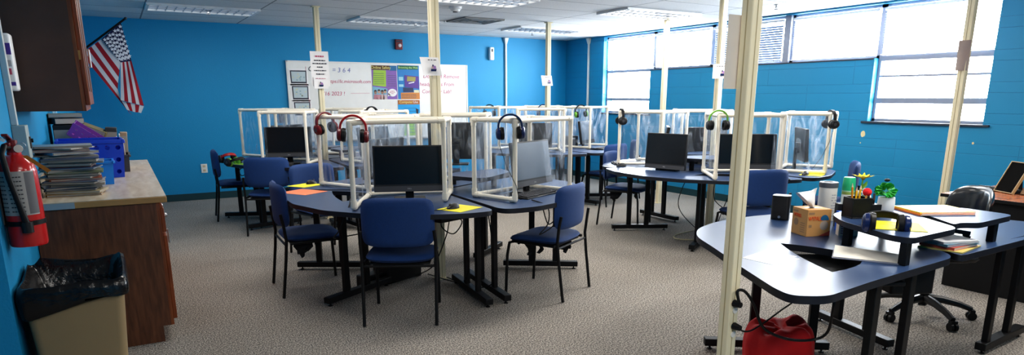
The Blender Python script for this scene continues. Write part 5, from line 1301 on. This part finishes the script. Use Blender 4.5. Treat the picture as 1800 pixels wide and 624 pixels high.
for k, (c, lab, dx, rz) in enumerate((((.62, .16, .03), 'rust coloured folder at the bottom of the shelf pile', 0, -28), ((.85, .36, .03), 'orange folder in the middle of the shelf pile', .006, -26), ((.85, .70, .06), 'yellow folder on top of the shelf pile', .012, -27))):
    q_ = thing('folder', lab, 'folder', (3.745+dx, 1.865+dx*.5, ZS+.006*k), R(rz), 'folders piled on the raised shelf')
    MB().box((0, 0, .0028), (.31, .225, .005)).build('cover', mat('folder_%d' % k, c, .5), q_, smooth=0)
    MB().box((.004, -.003, .0028), (.30, .222, .003)).build('paper', M_paper, q_, smooth=0)
for k, (c, lab, w, d, h) in enumerate((((.60, .50, .16), 'yellowish folder at the bottom of the papers beneath the shelf', .26, .20, .006), ((.50, .10, .08), 'dark red book within the pile beneath the shelf', .22, .17, .014), ((.12, .26, .34), 'teal book within the pile beneath the shelf', .23, .17, .012), ((.62, .62, .64), 'white stapled papers topping the pile beneath the shelf', .21, .18, .010))):
    q_ = thing('book', lab, 'book', (3.55, 1.665+.006*k, ZT+[0, .0065, .021, .0335][k]), R(8-9*k), 'books piled beneath the raised shelf')
    MB().box((0, 0, h/2), (w-.006, d-.006, h*.8)).build('pages', M_paper, q_, smooth=0)
    mm = mat('pile_%d' % k, c, .45); MB().box((0, 0, h-.0008), (w, d, .0016)).box((0, 0, .0008), (w, d, .0016)).box((-w/2, 0, h/2), (.0016, d, h)).build('cover', mm, q_, smooth=0)
st = thing('stapler', 'black stapler on the wedge desk behind the shelf post', 'stapler', (3.80, 1.755, ZT), R(-20))
MB().box((0, 0, .006), (.15, .036, .012)).build('stapler_base', M_black, st, bevel=.003)
MB().box((0, 0, .038), (.15, .03, .022), M=Matrix.Rotation(R(10), 3, 'Y')).box((.06, 0, .02), (.025, .026, .03)).build('stapler_arm', M_blackp, st, bevel=.004)

# power cords from the pole
yq = P1[1]-.032
q1, q2 = on_y(1291, 533, yq), on_y(1290, 573, yq)
def plug(mb, p): mb.tube([p+Vector((0, .0, 0)), p+Vector((.0, -.035, 0))], [.017, .012], 10)
mb = MB(); plug(mb, q1)
c = thing('power_lead', 'thick black cord looping from the pole outlet to the kidney desk', 'power cord', (0, 0, 0), 0, 'power cords plugged into the thick pole')
mb.build('plug', M_black, c)
def curve(pts, rr, nm, par):
    P = [Vector(p) for p in pts]; out = []
    for i in range(len(P)-1):
        p0, p1, p2, p3 = P[max(i-1, 0)], P[i], P[i+1], P[min(i+2, len(P)-1)]
        for k in range(10):
            t = k/10; out.append(.5*((2*p1)+(p2-p0)*t+(2*p0-5*p1+4*p2-p3)*t*t+(3*p1-p0-3*p2+p3)*t**3))
    out.append(P[-1]); return MB().tube(out, rr, 8).build(nm, M_black, par)
def ony(x, y, Y): return tuple(on_y(x, y, Y))
curve([q1+Vector((0, -.03, 0)), ony(1296, 513, 1.80), ony(1309, 512, 1.80), ony(1325, 535, 1.80), ony(1343, 577, 1.79), ony(1385, 596, 1.78), ony(1430, 597, 1.75), ony(1455, 583, 1.70), ony(1464, 545, 1.66), ony(1466, 530, 1.66)], .0065, 'cord', c)
mb = MB(); plug(mb, q2)
c = thing('power_lead', 'thin black cord running straight from the lower pole outlet up under the desk', 'power cord', (0, 0, 0), 0, 'power cords plugged into the thick pole')
mb.build('plug', M_black, c)
curve([q2+Vector((0, -.03, 0)), ony(1306, 582, 1.82), ony(1320, 581, 1.82), ony(1345, 566, 1.85), ony(1375, 544, 1.90), ony(1402, 526, 1.93)], .0038, 'cord', c)

# red drawstring bag on the floor
rb = thing('red_bag', 'slouching red cloth bag on the carpet below the kidney desk', 'bag', (2.90, 2.12, 0))
mb = MB(); rings = []; N = 56
for q in range(15):
    t = q/14; z = .295*math.sin(PI/2*min(1, t*1.12)) if t < .9 else .295-.025*(t-.9)*10
    w = (.185*(1-.34*min(1, t*1.1)**1.6)+.03*math.sin(PI*t)) if t < .9 else .135*(1-(t-.9)*7)
    ring = []
    for i in range(N):
        a = 2*PI*i/N; fold = 1+.07*math.sin(5*a+1.3+2*t)*t+.05*math.sin(9*a+3*t)*t+.06*noise.noise(Vector((2*math.cos(a), 2*math.sin(a), 3*t)))
        ring.append((w*1.05*fold*math.cos(a)+.03*t, w*.8*fold*math.sin(a)+.02*t, max(0, z+.018*t*math.sin(3*a+1)+.012*t*math.sin(7*a))))
    rings.append(ring)
mb.add([p for r_ in rings for p in r_], [(i*N+j, i*N+(j+1) % N, (i+1)*N+(j+1) % N, (i+1)*N+j) for i in range(14) for j in range(N)]+[tuple(range(N-1, -1, -1)), tuple(14*N+j for j in range(N))])
mb.build('bag_body', mat('bag_red', (.60, .010, .012), .75, bump=.2, bscale=30), rb, smooth=60)
MB().tube([(.03+.130*math.cos(a), .02+.098*math.sin(a), .268+.012*math.sin(3*a+1)) for a in [2*PI*i/24 for i in range(24)]], .005, 6, closed=True).build('drawstring', M_dred, rb)

# office chair
oc = thing('office_chair', 'black swivel office chair with shiny rounded back behind the folders', 'office chair', (4.62, 2.28, 0), 0)
mb = MB()
for k in range(5):
    a = R(-117+72*k); c, s = math.cos(a), math.sin(a)
    arm = MB().tube([(.03*c, .03*s, .135), (.12*c, .12*s, .128), (.22*c, .22*s, .105), (.30*c, .30*s, .075)], [.030, .026, .022, .018], 10).build('star_leg', M_blackp, oc)
    cs = MB()
    n = (-s, c)
    for e in (-1, 1): cs.tube([(.305*c+n[0]*.007*e, .305*s+n[1]*.007*e, .028), (.305*c+n[0]*.024*e, .305*s+n[1]*.024*e, .028)], .028, 14)
    cs.box((.305*c, .305*s, .055), (.03, .045, .03), a); cs.build('caster', M_black, arm)
MB().tube([(0, 0, .09), (0, 0, .25)], .028, 14).tube([(0, 0, .25), (0, 0, .30)], .024, 14).build('column_cover', M_black, oc)
MB().tube([(0, 0, .28), (0, 0, .40)], .014, 12).build('gas_lift', M_steel, oc)
MB().box((0, 0, .405), (.20, .18, .035)).build('tilt_mechanism', M_black, oc, bevel=.01)
def frot(a):
    def f(p):
        v = Vector((p.x, p.y, .465+p.z-.02*(abs(p.x)/.24)**3)); return Matrix.Rotation(a, 3, 'Z') @ v
    return f
MB().pillow(.48, .47, .09, n=4, f=frot(R(147)), e=5).build('seat', M_black, oc, smooth=60)
def fback(p):
    u, v = p.x, p.y
    x = -.25-.18*(v+.18)*.6+.10*(2*u/.44)**2*.8-p.z; q = Vector((x, u, .735+v)); return Matrix.Rotation(R(147), 3, 'Z') @ q
MB().pillow(.45, .34, .05, n=3.0, f=fback, e=7).build('backrest', mat('shell_black', (.012, .013, .015), .18, coat=.4), oc, smooth=60)
def rotp(a, p): return tuple(Matrix.Rotation(a, 3, 'Z') @ Vector(p))
MB().tube([rotp(R(147), p) for p in ((-.10, 0, .40), (-.24, 0, .42), (-.295, 0, .52), (-.29, 0, .72))], .018, 10).build('back_bar', M_black, oc)

# brown topped desk at the window wall
dk = thing('office_desk', 'black desk with glossy reddish brown top by the block wall', 'desk', (5.56, .75, 0))
MB().box((.42, .98, .725), (.88, 1.98, .03)).build('desktop', [M_desk2], dk, bevel=.004)
MB().box((.42, .98, .7235), (.886, 1.986, .026)).build('edge_band', M_black, dk, bevel=.003)
MB().box((.022, .95, .355), (.025, 1.86, .705)).build('modesty_panel', M_black, dk, bevel=.002)
for y in (.03, 1.87): MB().box((.42, y, .355), (.78, .03, .705)).build('side_panel', M_black, dk, bevel=.002)
for x, y in ((.05, 1.86), (.05, .05), (.78, 1.86), (.78, .05)): MB().lathe([(.018, 0), (.018, .006), (.008, .006), (.008, .012)], (x, y, 0), 10).build('leveling_foot', M_black, dk)
ZD = .741
keyboard(6.06, 2.52, 78, 'black keyboard lying on the brown topped desk by the wall', z=ZD, w=.32)
pf = thing('picture_easel', 'black panel in a gilt frame leaning on the brown topped desk', 'picture frame', (5.95, 2.46, ZD), R(239))
Mx = Matrix.Rotation(R(-25), 3, 'X')
def tb_(mb): mb.v = [tuple(Mx @ Vector(p)) for p in mb.v]; return mb
tb_(MB().box((0, 0, .13), (.19, .016, .25))).build('panel', mat('flat_black', (.006, .006, .006), .9, spec=.08), pf, smooth=0)
mb = MB()
for q in (-1, 1): mb.box((q*.098, -.002, .13), (.008, .022, .26))
mb.box((0, -.002, .258), (.20, .022, .006)).box((0, -.002, .004), (.20, .022, .006)); tb_(mb).build('frame_moulding', mat('gilt', (.42, .30, .15), .4), pf, smooth=0)
MB().box((0, .12, .10), (.03, .012, .20), M=Matrix.Rotation(R(8), 3, 'X')).build('back_strut', M_blackp, pf, smooth=0)
bd_ = thing('wooden_board', 'upright tan board on the brown desk beside the gilt framed panel', 'board', (5.93, 2.31, ZD), R(239))
tb_(MB().box((0, 0.01, .132), (.07, .04, .255))).build('board_body', mat('tan_board', (.36, .25, .15), .5), bd_, smooth=0)
pl = thing('plastic_bundle', 'crumpled clear plastic bundle on the brown topped desk', 'plastic bundle', (6.06, 2.20, ZD))
mb = MB(); rings = []
for q in range(9):
    t = q/8; r_ = .10*math.sin(PI*min(.97, max(.12, t)))**.5
    rings.append([((r_*(1+.25*noise.noise(Vector((3*math.cos(2*PI*i/30), 3*math.sin(2*PI*i/30), 5*t)))))*math.cos(2*PI*i/30), (r_*(1+.3*noise.noise(Vector((4*math.cos(2*PI*i/30)+9, 4*math.sin(2*PI*i/30), 5*t)))))*math.sin(2*PI*i/30), .27*t) for i in range(30)])
mb.add([p for r_ in rings for p in r_], [(i*30+j, i*30+(j+1) % 30, (i+1)*30+(j+1) % 30, (i+1)*30+j) for i in range(8) for j in range(30)]+[tuple(range(29, -1, -1)), tuple(8*30+j for j in range(30))])
mb.build('wrap', mat('smoky_plastic', (.16, .14, .13), .12, coat=.5), pl, smooth=20)
MB().box((0, 0, .285), (.10, .12, .02)).build('white_top', M_white, pl, bevel=.004)

# ------------------------------------------------------------------ light
w = bpy.data.worlds.new('world'); sc.world = w; w.use_nodes = True
nt = w.node_tree; bg = nt.nodes['Background']
tcw = nt.nodes.new('ShaderNodeTexCoord'); spw = nt.nodes.new('ShaderNodeSeparateXYZ'); crw = nt.nodes.new('ShaderNodeValToRGB')
nt.links.new(tcw.outputs['Generated'], spw.inputs[0]); nt.links.new(spw.outputs['Z'], crw.inputs[0])
crw.color_ramp.elements[0].position = 0; crw.color_ramp.elements[0].color = (.80, .84, .88, 1); crw.color_ramp.elements[1].position = .5; crw.color_ramp.elements[1].color = (.92, .96, 1, 1)
nt.links.new(crw.outputs[0], bg.inputs['Color']); bg.inputs['Strength'].default_value = 17.0
def portal(y0, y1, z0, z1):
    L = bpy.data.lights.new('window_portal', 'AREA'); L.shape = 'RECTANGLE'; L.size = abs(z1-z0); L.size_y = abs(y1-y0); L.cycles.is_portal = True
    o = bpy.data.objects.new('window_portal', L); COL.objects.link(o); o.location = (XR+.21, (y0+y1)/2, (z0+z1)/2); o.rotation_euler = (0, PI/2, 0)
portal(3.36, 9.52, 1.905, 2.487); portal(3.36, 4.57, 1.205, 1.905); portal(8.30, 9.52, 1.205, 1.905)
# lamps of unseen ceiling fixtures; the last is added to brighten the thick pole
for x, y, e in ((1.2, 4.6, 9), (3.6, 4.2, 17), (5.6, 4.4, 17), (1.2, 6.6, 10), (3.6, 1.2, 20), (6.2, 1.2, 14), (1.0, 1.2, 7), (1.2, -.7, 26)):
    L = bpy.data.lights.new('troffer_and_fill_lamp', 'AREA'); L.shape = 'RECTANGLE'; L.size = 1.1; L.size_y = .5; L.energy = e; L.color = (1, .96, .9)
    o = bpy.data.objects.new('troffer_and_fill_lamp', L); COL.objects.link(o); o.location = (x, y, ZC-.02)
sc.view_settings.view_transform = 'Standard'
sc.view_settings.look = 'Medium High Contrast'
sc.view_settings.exposure = 1.05
sc.view_settings.gamma = 1.0
cy = sc.cycles
cy.use_denoising = True
cy.max_bounces = 8; cy.transparent_max_bounces = 24; cy.diffuse_bounces = 5; cy.sample_clamp_indirect = 6
cy.caustics_reflective = False; cy.caustics_refractive = False
